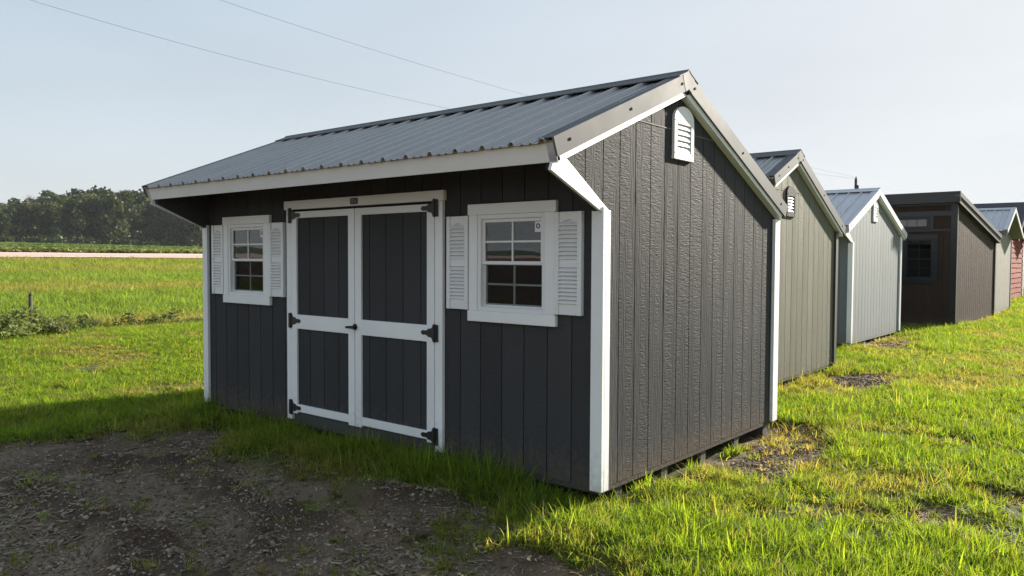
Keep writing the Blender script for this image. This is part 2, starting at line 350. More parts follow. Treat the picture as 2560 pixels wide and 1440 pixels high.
# gravel road and crop field beyond the ditch
def strip(name, xs, ylo, yhi, n, mat, dz):
    ys = np.linspace(ylo, yhi, n); xx, yy = np.meshgrid(xs, ys); zz = gh(xx, yy, False)+dz
    k = len(xs); ii = np.arange(k*n).reshape(n, k); ff = np.stack([ii[:-1, :-1], ii[:-1, 1:], ii[1:, 1:], ii[1:, :-1]], -1).reshape(-1, 4)
    o = bpy.data.objects.new(name, npmesh(name, np.stack([xx.ravel(), yy.ravel(), zz.ravel()], 1), ff, mat, True)); COL.objects.link(o); return o
def road_mat():
    m, t, out = newmat('pink_gravel'); b = nd(t, 'ShaderNodeBsdfPrincipled'); g = t.nodes.new('ShaderNodeNewGeometry')
    sp = t.nodes.new('ShaderNodeSeparateXYZ'); t.links.new(g.outputs['Position'], sp.inputs[0])
    mp = nd(t, 'ShaderNodeMapping'); mp.inputs['Scale'].default_value = (1.2, .08, 1); t.links.new(g.outputs['Position'], mp.inputs[0])
    n = nd(t, 'ShaderNodeTexNoise', Scale=1.0, Detail=4.0); t.links.new(mp.outputs[0], n.inputs['Vector'])
    c = mixc(t, n.outputs[0], (.40, .255, .22), (.56, .40, .35))
    x = mathn(t, 'ADD', sp.outputs[0], 73.7); e = mathn(t, 'ABSOLUTE', x)
    c = mixc(t, ramp(t, mathn(t, 'DIVIDE', e, 7.0), [(.62, 0.0), (.78, 1.0)]), c, (.62, .55, .48))
    t.links.new(c, b.inputs['Base Color']); b.inputs['Roughness'].default_value = .95; t.links.new(b.outputs[0], out.inputs[0]); return m
road = strip('gravel_road', [-67.6, -69, -71, -73.7, -76, -78, -79.9], -900, 900, 260, road_mat(), .06); tag(road, None, None, None, 'structure')
field_m = plain('field_soil', (.05, .07, .03), .95, noise=.3, scale=.2)
field = strip('crop_field', [-83, -100, -130, -180, -230, -272], -700, 700, 160, field_m, .05); tag(field, None, None, None, 'structure')

# ------------------------------------------------------------------ parts shared by the sheds
P = .2032
def plank_polys(lo, hi, phase, brk, top, bot):
    """split lo..hi at grooves phase+k*P; each piece a polygon under top() and over bot()"""
    cuts = [lo]+[c for c in np.arange(phase-60*P, phase+60*P, P) if lo+.004 < c < hi-.004]+[hi]
    res = []
    for a, b in zip(cuts[:-1], cuts[1:]):
        a2 = a+(.0045 if a > lo else 0); b2 = b-(.0045 if b < hi else 0)
        if b2-a2 < .008: continue
        ks = [a2]+[k for k in brk if a2+1e-4 < k < b2-1e-4]+[b2]
        res.append([(k, bot(k)) for k in ks]+[(k, top(k)) for k in reversed(ks)])
    return res
def split_z(poly, z):
    def clip(pl, keep):
        o = []
        for i in range(len(pl)):
            p, q = pl[i], pl[(i+1) % len(pl)]; ip, iq = keep(p[1]), keep(q[1])
            if ip: o.append(p)
            if ip != iq:
                t = (z-p[1])/(q[1]-p[1]); o.append((p[0]+t*(q[0]-p[0]), z))
        return o
    return clip(poly, lambda v: v <= z-.001), clip(poly, lambda v: v > z+.001)
def lin(pts): xs = [p[0] for p in pts]; ys = [p[1] for p in pts]; return lambda v: float(np.interp(v, xs, ys))

def gable(sh, name, prof_top, prof_bot, mat, x_out, side, phase, seam=None, planks=True, flash=None):
    """wall in plane x=x_out (outer face), side=+1 faces +x"""
    top, bot = lin(prof_top), lin(prof_bot); lo, hi = prof_top[0][0], prof_top[-1][0]
    ks = sorted(set([p[0] for p in prof_top]+[p[0] for p in prof_bot]))
    poly = [(k, bot(k)) for k in ks]+[(k, top(k)) for k in reversed(ks)]
    wl = MB(); wl.px(poly, x_out-side*.05, x_out-side*.0085); w = wl.build(name, mat, sh)
    if planks:
        brk = [k for k in ks]
        for p in plank_polys(lo, hi, phase, brk, top, bot):
            for q in (split_z(p, seam) if seam else (p,)):
                if len(q) < 3: continue
                b = MB(); b.px(q, x_out-side*.0095, x_out); b.build('plank', mat, w)
        if seam and flash:
            ys = [y for y in np.linspace(lo, hi, 400) if top(y) > seam+.02]
            b = MB(); b.box(x_out-side*.009, x_out+side*.0035, ys[0], ys[-1], seam-.005, seam+.003); b.build('seam_flashing', flash, w)
    return w
def wall_front(sh, name, lo, hi, z0, z1, mat, y_out, face, phase, openings, planks=True):
    """wall in plane y=y_out, outward direction face (-1 towards -y)"""
    def pieces(a, b):
        rects = [(a, b, z0, z1)]
        for (oa, ob, oc, od) in openings:
            new = []
            for (ra, rb, rc, rd) in rects:
                if ob <= ra or oa >= rb or od <= rc or oc >= rd: new.append((ra, rb, rc, rd)); continue
                if rc < oc: new.append((ra, rb, rc, oc))
                if rd > od: new.append((ra, rb, od, rd))
                m0, m1 = max(rc, oc), min(rd, od)
                if ra < oa: new.append((ra, oa, m0, m1))
                if rb > ob: new.append((ob, rb, m0, m1))
            rects = new
        return rects
    wl = MB()
    for (a, b, c, d) in pieces(lo, hi): wl.box(a, b, min(y_out-face*.05, y_out-face*.0085), max(y_out-face*.05, y_out-face*.0085), c, d)
    w = wl.build(name, mat, sh)
    if planks:
        cuts = [lo]+[c for c in np.arange(phase-60*P, phase+60*P, P) if lo+.004 < c < hi-.004]+[hi]
        for a, b in zip(cuts[:-1], cuts[1:]):
            a2 = a+.0045; b2 = b-.0045
            if b2-a2 < .01: continue
            for (ra, rb, rc, rd) in pieces(a2, b2):
                k = MB(); k.box(ra, rb, min(y_out-face*.0095, y_out), max(y_out-face*.0095, y_out), rc, rd); k.build('plank', mat, w)
    return w

def slopefn(T, R):
    """T eave point, R ridge point in (y,z): returns f(s,d)->(y,z), s along slope from eave, d above the sheet"""
    L = math.hypot(R[0]-T[0], R[1]-T[1]); u = ((R[0]-T[0])/L, (R[1]-T[1])/L); n = (-u[1], u[0]) if u[0] > 0 else (u[1], -u[0])
    return (lambda s, d: (T[0]+u[0]*s+n[0]*d, T[1]+u[1]*s+n[1]*d)), L
def roof_slope(rf, T, R, x0, x1, mat, rib=.2286, panel=.9144, hr=.026, screws=True, over=.03, minor=True, x_start=None):
    f, L = slopefn(T, R); x = x1 if x_start is None else x_start
    prof = []   # one panel profile across x (from x1 going -x): (dx, h)
    k = int(round(panel/rib))
    for i in range(k):
        b = i*rib
        prof += [(b, 0), (b+.010, 0), (b+.020, hr), (b+.040, hr), (b+.062, 0)]
        if minor: prof += [(b+.105, 0), (b+.108, .008), (b+.120, .008), (b+.129, 0), (b+.168, 0), (b+.171, .008), (b+.183, .008), (b+.192, 0)]
    prof.append((k*rib, 0))
    sc = MB()
    while x > x0+.01:
        v = []; fc = []; pr = [(x-dx, h) for dx, h in prof if x-dx > x0]; 
        if pr[-1][0] > x0 and x-panel < x0: pr.append((x0, 0))
        m = len(pr)
        ss = (-over, L*.5, L-.045)
        for s_ in ss:
            for (xx, h) in pr: y, z = f(s_, h); v.append((xx, y, z))
        for s_ in ss:
            for (xx, h) in pr: y, z = f(s_, h-.0012); v.append((xx, y, z))
        for r in range(2):
            for i in range(m-1):
                a = r*m+i; fc.append((a, a+1, a+m+1, a+m)); a += 3*m; fc.append((a+m, a+m+1, a+1, a))
        for i in range(m-1): fc.append((i, 3*m+i, 3*m+i+1, i+1)); a = 2*m+i; fc.append((a, a+1, a+3*m+1, a+3*m))
        b = MB(); b.v = v; b.f = fc; b.build('roof_panel', mat, rf)
        for i in range(k):
            xx = x-i*rib-.085
            if xx < x0+.03: break
            for s_ in (.07, L*.36, L*.68, L-.14):
                y, z = f(s_, .0); y2, z2 = f(s_, .006); sc.cyl((xx, y, z), (xx, y2, z2), .0075, .006, 6)
        x -= panel
    if screws and sc.v: tag(sc.build('screw_heads', M['screw'], rf), None, None, None, 'stuff')
def along(b, f, s0, s1, d0, d1, x0, x1):
    """bar following a slope"""
    b.px([f(s0, d0), f(s1, d0), f(s1, d1), f(s0, d1)], x0, x1)

def window(sh, name, xa, xb, za, zb, y, trim, sash, header=True, trim_w=.075, ext=.0, screen_low=True, sticker=False, curtain=None, cols=2, rows=2, single=False):
    """opening xa..xb, za..zb in a wall whose outer face is y (facing -y). Returns the window part"""
    fr = MB(); t = .032
    yo = y-.022                                             # frame face
    fr.box(xa, xa+t, yo, y+.05, za, zb); fr.box(xb-t, xb, yo, y+.05, za, zb); fr.box(xa+t, xb-t, yo, y+.05, zb-t, zb); fr.box(xa+t, xb-t, yo, y+.05, za, za+t)
    w = bevel(fr.build(name, sash, sh), .003)
    ia, ib, ja, jb = xa+t, xb-t, za+t, zb-t; mid = (ja+jb)/2
    for k, (c, d, yy) in enumerate((((ja, jb, y+.0),) if single else ((mid-.010, jb, y-.004), (ja, mid+.010, y+.018)))):
        s = MB(); q = .024; s.box(ia, ia+q, yy, yy+.02, c, d); s.box(ib-q, ib, yy, yy+.02, c, d); s.box(ia+q, ib-q, yy, yy+.02, c, c+q); s.box(ia+q, ib-q, yy, yy+.02, d-q, d)
        bevel(s.build('sash', sash, w), .002)
        pa, pb, pc, pd = ia+q, ib-q, c+q, d-q; g = .013
        for i in range(cols):
            for j in range(rows):
                gp = MB(); x0 = pa+(pb-pa)*i/cols; x1 = pa+(pb-pa)*(i+1)/cols; z0 = pc+(pd-pc)*j/rows; z1 = pc+(pd-pc)*(j+1)/rows
                gp.v = [(x0, yy+.012, z0), (x1, yy+.012, z0), (x1, yy+.012, z1), (x0, yy+.012, z1)]; gp.f = [(0, 1, 2, 3)]
                gp.build('pane', M['glass'], w, fix=False)
        for i in range(1, cols):
            mb = MB(); xm = pa+(pb-pa)*i/cols; mb.box(xm-g/2, xm+g/2, yy+.005, yy+.016, pc, pd); mb.build('muntin', sash, w)
        for j in range(1, rows):
            zz = pc+(pd-pc)*j/rows
            for i in range(cols):
                x0 = pa+(pb-pa)*i/cols+(g/2 if i else 0); x1 = pa+(pb-pa)*(i+1)/cols-(g/2 if i < cols-1 else 0)
                mb = MB(); mb.box(x0, x1, yy+.0055, yy+.0155, zz-g/2, zz+g/2); mb.build('muntin', sash, w)
        if k == 1 and screen_low:
            sc = MB(); sc.v = [(pa-.008, yy-.004, pc-.01), (pb+.008, yy-.004, pc-.01), (pb+.008, yy-.004, pd+.0), (pa-.008, yy-.004, pd+.0)]; sc.f = [(0, 1, 2, 3)]
            sc.build('insect_screen', M['screen'], w, fix=False)
        if k == 0 and sticker:
            st = MB(); st.box(pb-.058, pb-.004, yy+.0095, yy+.0112, pd-.075, pd-.004); so_ = st.build('sticker', M['vinyl'], w)
            st = MB(); st.cyl((pb-.031, yy+.0094, pd-.034), (pb-.031, yy+.0088, pd-.034), .019, .019, 16); st.build('sticker_print', M['badge'], w)
            st = MB(); st.box(pb-.036, pb-.025, yy+.0078, yy+.0087, pd-.043, pd-.026); st.build('sticker_print', M['vinyl'], w)
    # trim boards
    a, b, c, d = xa, xb, za, zb; e = trim_w
    for nm, bx, mt in (('side_trim', (a-e, a-.0005, c, d), trim[0]), ('side_trim', (b+.0005, b+e, c, d), trim[0]),
                       ('head_trim', (a-e-ext, b+e+ext, d+.0005, d+e), trim[1]), ('sill_trim', (a-e-ext, b+e+ext, c-e, c-.0005), trim[1])):
        k = MB(); k.box(bx[0], bx[1], y-.03+(.0 if nm == 'side_trim' else -.003), y, bx[2], bx[3]); bevel(k.build(nm, mt, w), .003)
    return w
def shutter(sh, xa, xb, za, zb, y):
    """louvred shutter with arched top rail"""
    b = MB(); st = .034; hgt = zb-za; top = .075; midr = .055; bot = .075
    b.box(xa, xa+st, y-.036, y, za, zb); b.box(xb-st, xb, y-.036, y, za, zb); b.box(xa+st, xb-st, y-.026, y, za, za+bot)
    zm = za+bot+(hgt-top-bot-midr)*.5; b.box(xa+st, xb-st, y-.026, y, zm, zm+midr)
    n = 12; arc = [(xa+st+(xb-xa-2*st)*i/n, zb-top+.022*math.sin(math.pi*i/n)**1.5) for i in range(n+1)]
    b.py(arc+[(xb-st, zb), (xa+st, zb)], y-.026, y)
    b.box(xa+st*.5, xb-st*.5, y-.008, y-.0005, za+.02, zb-.02)
    s = bevel(b.build('shutter', M['vinyl'], sh), .003)
    for (c, d) in ((za+bot, zm), (zm+midr, zb-top+.012)):
        k = 9
        for i in range(k):
            z0 = c+(d-c)*i/k; z1 = c+(d-c)*(i+1)/k; l = MB()
            l.px([(y-.009, z1-.001), (y-.009, z0), (y-.034, z0+.001), (y-.034, z0+.008), (y-.012, z1-.001)], xa+st+.0005, xb-st-.0005); l.build('slat', M['vinyl'], s)
    for zz in (za+.045, zb-.058):
        for xx in (xa+st*.5, xb-st*.5):
            l = MB(); l.cyl((xx, y-.036, zz), (xx, y-.039, zz), .005, .004, 8); l.build('screw', M['vinyl'], s)
    return s
def gable_vent(sh, xo, ya, yb, za, zb, frame, slat, back, n=5):
    """arched louvre vent on a wall facing +x"""
    r = (yb-ya)/2; cy = (ya+yb)/2; fr = MB(); t = .024; e = .045; ah = .10; iy0, iy1, iz0, iz1 = ya+e, yb-e, za+.055, zb-ah-.035
    m = 14; arch = [(cy+r*math.cos(math.pi*i/m), zb-ah+ah*math.sin(math.pi*i/m)) for i in range(m+1)]
    fr.px([(ya, za), (iy0, za), (iy0, zb-ah), (ya, zb-ah)], xo, xo+t); fr.px([(iy1, za), (yb, za), (yb, zb-ah), (iy1, zb-ah)], xo, xo+t)
    fr.px([(iy0, za), (iy1, za), (iy1, iz0), (iy0, iz0)], xo, xo+t); fr.px([(iy0, iz1), (iy1, iz1), (iy1, zb-ah), (iy0, zb-ah)], xo, xo+t); fr.px(arch, xo, xo+t)
    v = bevel(fr.build('gable_vent', frame, sh), .003)
    b = MB(); b.box(xo+.001, xo+.004, iy0, iy1, iz0, iz1); b.build('vent_back', back, v)
    for i in range(n):
        z0 = iz0+(iz1-iz0)*i/n; z1 = iz0+(iz1-iz0)*(i+1)/n; l = MB()
        l.quadprism([(xo+.005, z1-.004), (xo+.007, z1-.001), (xo+t-.004, z0+.012), (xo+t-.004, z0+.006)], lambda p, q: (p[0], q, p[1]), iy0, iy1); l.build('slat', slat, v)
    for yy in (ya+.02, yb-.02):
        for zz in (za+.05, zb-ah-.01):
            l = MB(); l.cyl((xo+t, yy, zz), (xo+t+.003, yy, zz), .006, .005, 8); l.build('screw', frame, v)
    return v

def quaker(sh, L, D, zk, front, ridge, back, siding, trim_v, trim_h, trim_r, roofm, flashm, gph, fph, rx=.078, openings=(), seam=2.445, overhang=True, flatm=None,
           face_trim=.09, wing=True, left_planks=True, front_planks=True, roof_minor=True, cap_m=None, base_m=None, seamflash=None):
    """gable shed; front eave (y,z), ridge (y,z), back eave (y,z) are the top surface of the roof sheet"""
    yo, ze = front; yr, zr = ridge; yb, zb = back
    f, Lf = slopefn(front, ridge); g, Lb = slopefn(back, ridge)
    def ztop(y, d=-.07):
        sf = (zr-ze)/(yr-yo); sb = (zr-zb)/(yr-yb)
        return (ze+(y-yo)*sf if y < yr else zb+(y-yb)*sb)+d/math.cos(math.atan(sf))
    y0 = min(yo+.075, 0)
    pt = [(y0, ztop(y0)), (yr, ztop(yr)), (D, ztop(D))]
    pb = ([(y0, ze-.15), (0, zk), (.0005, 0), (D, 0)] if y0 < -.05 else [(0, 0), (D, 0)])
    if y0 > -.05: pt[0] = (0, ztop(0))
    gw = gable(sh, 'gable_wall', pt, pb, siding, 0, 1, gph, seam, True, seamflash)
    gable(sh, 'gable_wall', pt, pb, siding, -L, -1, gph, seam, left_planks, seamflash)
    zt = ztop(0, -.13)
    wall_front(sh, 'front_wall', -L+.05, -.05, 0, zt, siding, 0, -1, fph, openings, front_planks)
    b = MB(); b.box(-L+.05, -.05, D-.05, D, 0, ztop(D, -.1)); b.build('back_wall', siding, sh)
    b = MB(); b.box(-L+.06, -.06, .06, D-.06, .01, .04); b.build('floor', M['dark'], sh)
    b = MB(); b.box(-L+.003, -.003, .003, D-.003, -.035, .0); b.build('floor_rim', base_m or siding, sh)
    for yy in np.linspace(.28, D-.12, 5):
        k = MB(); k.box(-L+.06, -.03, yy-.045, yy+.045, -.26, -.036); k.build('skid', base_m or M['char_flat'], sh)
    th = .03; ft = face_trim
    for s, X0 in ((1, 0), (-1, -L)):
        xo = X0+s*th; e = lambda a, c: (min(a, c), max(a, c))
        # corner boards: face (front) and side
        b = MB(); b.box(*e(X0-s*(ft-th), xo), -th, -.0003, -.012, zk+.04 if wing else ztop(0, -.13)); bevel(b.build('corner_trim', trim_v, sh), .003)
        sz = zk+.012 if wing else ztop(0, -.12)
        b = MB(); b.box(*e(X0+s*.0003, xo), 0, ft-th, -.012, zk+.02 if wing else ztop(ft, -.11)); bevel(b.build('corner_trim', trim_v, sh), .003)
        b = MB(); b.box(*e(X0+s*.0003, xo), D-ft, D+th, -.012, ztop(D, -.125)); bevel(b.build('corner_trim', trim_v, sh), .003)
        if wing:
            p = np.array([0-.0, zk]); q = np.array([yo+.03, ze-.155]); d = (q-p)/np.linalg.norm(q-p); n = np.array([d[1], -d[0]]); n = n if n[1] > 0 else -n
            b = MB(); e0, e1 = e(X0+s*.0008, X0+s*(.022 if s > 0 else .010))
            b.px([tuple(p+(-.0, -.008)), tuple(p+(ft-th, .012)), tuple(q+n*ft+(0.06, 0.03)), tuple(q+n*ft), tuple(q-n*.006)], e0, e1); bevel(b.build('wing_trim', trim_r, sh), .003)
        # rake boards and metal rake flashing, front and back
        for nm, fn, LL in (('front', f, Lf), ('back', g, Lb)):
            b = MB(); along(b, fn, .0, LL+(-.006), -.130, -.012, *e(X0+s*.0015, X0+s*(rx-.018))); b.build('rake_board', trim_r, sh)
            b = MB(); along(b, fn, -.012, LL-.004, -.092, .026, *e(X0+s*(rx-.016), X0+s*rx)); along(b, fn, -.012, LL-.004, .0225, .026, *e(X0+s*(rx-.115), X0+s*(rx-.0165)))
            fl = b.build('rake_flashing', flashm, sh)
            for s_ in (.14, LL*.5, LL-.12):
                c = MB(); y, z = fn(s_, -.03); c.cyl((X0+s*rx, y, z), (X0+s*(rx+.005), y, z), .011, .009, 8); c.build('screw', M['screw'], fl)
        b = MB(); cutf = .09; e0, e1 = e(X0+s*(rx-.0155), X0+s*(rx+.0015))
        b.px([f(Lf-cutf, -.090), f(Lf-cutf, .024), (yr, zr+.040), g(Lb-cutf, .024), g(Lb-cutf, -.090), (yr, zr-.094)], e0, e1); b.build('ridge_end', flashm, sh)
        e0, e1 = e(X0+s*.0018, X0+s*(rx-.0178)); b = MB()
        b.px([f(Lf-.05, -.129), f(Lf-.05, -.02), (yr, zr-.02), g(Lb-.05, -.02), g(Lb-.05, -.129), (yr, zr-.139)], e0, e1); b.build('rake_peak', trim_r, sh)
    # fascia boards follow the slope of the rafter ends
    xa, xb = -L-rx+.018, rx-.018
    b = MB(); along(b, f, .0, .03, -.125, -.012, xa, xb); fa = bevel(b.build('fascia', trim_h, sh), .003)
    b = MB(); along(b, f, .001, .03, -.0118, .0005, xa, xb); b.build('sheathing_edge', M['rawwood'], sh)
    b = MB(); along(b, g, .0, .03, -.125, -.012, xa, xb); b.build('fascia', trim_h, sh)
    # soffit under the front overhang
    if yo < -.1:
        b = MB(); sE = (0-yo)/((yr-yo)/Lf); along(b, f, .031, sE-.01, -.128, -.110, -L+.045, -.052); b.build('soffit', flatm or siding, sh)
    sE = (yb-D)/((yb-yr)/Lb)
    if sE > .035: b = MB(); along(b, g, .031, sE-.004, -.128, -.110, -L, 0); b.build('soffit', flatm or siding, sh)
    # roof deck, panels, ridge cap
    b = MB(); along(b, f, .031, Lf-.03, -.060, -.012, -L-rx+.02, rx-.02); along(b, g, .031, Lb-.03, -.060, -.0125, -L-rx+.02, rx-.02); rf = b.build('roof', M['dark'], sh)
    for T in (front, back): roof_slope(rf, T, ridge, -L-rx+.01, rx-.01, roofm, x_start=rx-.05, minor=roof_minor)
    cw = .15; hc = .036; b = MB()
    pts = [f(Lf-cw, hc-.008), f(Lf-cw, hc), f(Lf-.02, hc), (yr, zr+hc+.014), g(Lb-.02, hc), g(Lb-cw, hc), g(Lb-cw, hc-.008), g(Lb-.02, hc-.006), (yr, zr+hc+.006), f(Lf-.02, hc-.006)]
    b.px(pts, -L-rx-.004, rx+.004); b.build('ridge_cap', cap_m or flashm, rf)
    b = MB(); b.px([f(Lf-cw*.55, .001), f(Lf-.02, hc-.008), g(Lb-.02, hc-.008), g(Lb-cw*.55, .001)], -L-rx+.03, rx-.03); b.build('ridge_closure', M['dark'], rf)
    return ztop

# ------------------------------------------------------------------ the near charcoal shed
sh1 = empty('shed'); tag(sh1, 'large charcoal shed with white trim, double doors and two shuttered windows', 'shed', 'sheds standing in a row on the lawn')
L1, D1 = 4.87, 2.975
W_R = (-1.055, -.435, 1.118, 1.812); W_L = (-4.415, -3.775, 1.124, 1.822); DO = (-3.335, -1.487, .075, 1.925)
quaker(sh1, L1, D1, 1.79, (-.61, 2.175), (1.027, 2.838), (3.03, 1.985), M['char'], M['white_v'], M['white_h'], M['white_r'], M['roof'], M['flash'], .2117, -.0259,
       openings=[W_R, W_L, DO], flatm=M['char_flat'], seamflash=M['flash'])
for W_ in (W_R, W_L):
    window(sh1, 'window', *W_, 0, (M['white_v'], M['white_h']), M['vinyl'], trim_w=.078, ext=.012, sticker=True)
shutter(sh1, -1.358, -1.142, 1.121, 1.809, -.0005); shutter(sh1, -.354, -.135, 1.124, 1.809, -.0005)
shutter(sh1, -4.712, -4.498, 1.127, 1.824, -.0005); shutter(sh1, -3.690, -3.459, 1.132, 1.824, -.0005)
gable_vent(sh1, .0005, .918, 1.228, 2.232, 2.628, M['vinyl'], M['vinyl'], M['vinyl'])
# door casing and the two leaves
da, db, dz0, dz1 = DO
for a, b_, nm in ((da-.075, da-.003, 'door_casing'), (db+.003, db+.082, 'door_casing')):
    k = MB(); k.box(a, b_, -.030, -.0003, .015, 1.9325); bevel(k.build(nm, M['white_v'], sh1), .003)
k = MB(); k.box(da-.105, db+.098, -.036, -.0003, 1.934, 2.012); bevel(k.build('door_header', M['white_h'], sh1), .003)
k = MB(); k.box(da-.09, db+.085, -.004, .02, -.03, .0735); bevel(k.build('door_sill', M['char_flat'], sh1), .003)
def rrect(xa, xb, za, zb, r, n=5):
    o = []
    for cx, cz, t0 in ((xb-r, zb-r, 0), (xa+r, zb-r, 90), (xa+r, za+r, 180), (xb-r, za+r, 270)):
        for i in range(n+1): t = math.radians(t0+90*i/n); o.append((cx+r*math.cos(t), cz+r*math.sin(t)))
    return o
bd = MB(); bd.py(rrect(-2.478, -2.384, 1.945, 1.999, .014), -.044, -.036); bdo = bd.build('maker_badge', M['badge'], sh1)
bd = MB(); n = 20; bd.py([(-2.431+.030*math.cos(2*math.pi*i/n), 1.974+.013*math.sin(2*math.pi*i/n)) for i in range(n)], -.0458, -.0442); bd.build('badge_emblem', M['badge2'], bdo)
bd = MB(); n = 20; bd.py([(-2.431+.022*math.cos(2*math.pi*i/n), 1.974+.007*math.sin(2*math.pi*i/n)) for i in range(n)], -.047, -.046); bd.build('badge_emblem', M['badge'], bdo)
def tee_hinge(door, xk, z, s):
    """black T hinge: butt plate on the casing, strap reaching over the leaf (s=-1 strap goes to -x)"""
    b = MB(); b.box(min(xk-s*.022, xk+s*.004), max(xk-s*.022, xk+s*.004), -.040, -.0335, z-.066, z+.066)
    b.box(min(xk-s*.042, xk-s*.0225), max(xk-s*.042, xk-s*.0225), -.0375, -.0335, z-.066, z+.066)
    b.cyl((xk-s*.004, -.041, z-.07), (xk-s*.004, -.041, z+.07), .0075, None, 10)
    pl = [(0, .066), (.006, .066), (.018, .040), (.04, .030), (.05, .034), (.07, .020), (.095, .016), (.112, .018), (.128, .014), (.138, 0)]
    poly = [(xk+s*(a+.0045), z+h) for a, h in pl]+[(xk+s*(a+.0045), z-h) for a, h in reversed(pl[:-1])]
    b.py(poly, -.0405, -.0345); return b.build('hinge', M['iron'], door)
xm = -2.434
for (a, b_, s) in ((da, xm-.002, 1), (xm+.002, db, -1)):
    k = MB(); k.box(a+.003, b_-.003, -.010, .02, dz0, dz1-.010); dr = k.build('door', M['char'], sh1)
    pan = (a+.082, b_-.082); cuts = [pan[0]]+[c for c in np.arange(-.0259-30*P, 0, P) if pan[0]+.01 < c < pan[1]-.01]+[pan[1]]
    for p0, p1 in zip(cuts[:-1], cuts[1:]):
        for z0, z1 in ((dz0+.087, .855), (.982, 1.856)):
            k = MB(); k.box(p0+(.004 if p0 != pan[0] else 0), p1-(.004 if p1 != pan[1] else 0), -.017, -.0095, z0, z1); k.build('plank', M['char'], dr)
    for x0, x1 in ((a+.003, a+.0825), (b_-.0825, b_-.003)):
        k = MB(); k.box(x0, x1, -.034, -.0095, dz0, dz1-.012); bevel(k.build('stile', M['white_v'], dr), .003)
    for z0, z1 in ((dz0+.02, dz0+.088), (.8545, .9825), (1.8555, dz1-.012)):
        k = MB(); k.box(a+.083, b_-.083, -.0335, -.0095, z0, z1); bevel(k.build('rail', M['white_h'], dr), .003)
    xk = a if s == 1 else b_
    for z in (.130, .925, 1.880): tee_hinge(dr, xk, z, s)
    if s == -1:
        k = MB(); k.py([(-2.425+.027*math.cos(t), .918+.027*math.sin(t)) for t in np.linspace(0, 2*math.pi, 18)[:-1]], -.042, -.0342); hd = k.build('handle_plate', M['iron'], dr)
        k = MB(); k.cyl((-2.425, -.042, .918), (-2.425, -.075, .918), .010, .010, 10); k.cyl((-2.405, -.072, .918), (-2.50, -.075, .915), .013, .010, 10); bevel(k.build('handle', M['iron'], dr), .003)

# ------------------------------------------------------------------ olive shed behind it
sh2 = empty('shed', (-.82, 4.95, 0)); tag(sh2, 'olive grey shed with dark trim and a louvred vent, just behind the charcoal shed', 'shed', 'sheds standing in a row on the lawn')
quaker(sh2, 4.2, 2.48, 1.9, (-.08, 2.475), (.77, 2.85), (2.66, 1.96), M['olive'], M['olive_trim'], M['olive_trim'], M['white_r'], M['roof'], M['flash'], .12, .0, seam=2.36, wing=False,
       flatm=M['olive_dk'], left_planks=False, front_planks=False, base_m=M['olive_trim'], face_trim=.07, seamflash=M['flash'])
gable_vent(sh2, .0005, .47, .77, 2.04, 2.43, M['olive_dk'], M['clay_flat'], M['dark'])

# ------------------------------------------------------------------ grey-blue shed
sh3 = empty('shed', (-1.5, 10.57, 0)); tag(sh3, 'pale blue grey shed with white trim and galvanised roof, third in the row', 'shed', 'sheds standing in a row on the lawn')
quaker(sh3, 3.6, 3.5, 1.80, (-.44, 2.10), (1.52, 2.87), (3.72, 2.06), M['gblue'], M['white_v'], M['white_h'], M['white_r'], M['galv'], M['galv'], .1, .0, openings=[(-1.0, -.45, 1.10, 1.82)], seam=2.44,
       flatm=M['gblue'], left_planks=False, base_m=M['gblue'], roof_minor=False, face_trim=.085, seamflash=M['flash'])
window(sh3, 'window', -1.0, -.45, 1.10, 1.82, 0, (M['white_v'], M['white_h']), M['vinyl'], trim_w=.07, ext=.01)
gable_vent(sh3, .0005, 1.30, 1.62, 2.25, 2.66, M['vinyl'], M['vinyl'], M['olive_dk'], 4)

# ------------------------------------------------------------------ dark brown single-slope studio shed
sh4 = empty('shed', (-.90, 16.7, 0), math.radians(-3.0)); tag(sh4, 'dark brown single slope shed with black trim and a row of clerestory panes', 'shed', 'sheds standing in a row on the lawn')
L4, D4 = 3.4, 4.2; z4f, z4b = 2.93, 2.12
op4 = [(-1.115, -.485, 1.05, 2.03), (-2.03, -.59, 2.28, 2.555)]
def z4(y): return z4f+(z4b-z4f)*y/D4
gable(sh4, 'side_wall', [(0, z4(0)), (D4, z4(D4))], [(0, 0), (D4, 0)], M['brown'], 0, 1, .08)
gable(sh4, 'side_wall', [(0, z4(0)), (D4, z4(D4))], [(0, 0), (D4, 0)], M['brown'], -L4, -1, .08, planks=False)
wall_front(sh4, 'front_wall', -L4+.05, -.05, 0, z4(0), M['brown'], 0, -1, -.06, op4)
b = MB(); b.box(-L4+.05, -.05, D4-.05, D4, 0, z4(D4)-.03); b.build('back_wall', M['brown'], sh4)
b = MB(); b.box(-L4+.003, -.003, .003, D4-.003, -.04, -.0005); b.build('floor_rim', M['brown'], sh4)
for yy in np.linspace(.3, D4-.15, 5):
    k = MB(); k.box(-L4, -.006, yy-.045, yy+.045, -.20, -.041); k.build('skid', M['brown'], sh4)
for s, X0 in ((1, 0), (-1, -L4)):
    e = lambda a, c: (min(a, c), max(a, c))
    b = MB(); b.box(*e(X0-s*.11, X0+s*.03), -.03, -.0005, -.02, 2.9); b.build('corner_trim', M['black_trim'], sh4)
    b = MB(); b.box(*e(X0+s*.0005, X0+s*.03), 0, .05, -.02, 2.84); b.build('corner_trim', M['black_trim'], sh4)
    b = MB(); b.box(*e(X0+s*.0005, X0+s*.03), D4-.07, D4+.03, -.02, z4(D4)-.02); b.build('corner_trim', M['black_trim'], sh4)
f4, LL4 = slopefn((D4+.2, z4(D4+.2)+.12), (-.22, z4(-.22)+.12))
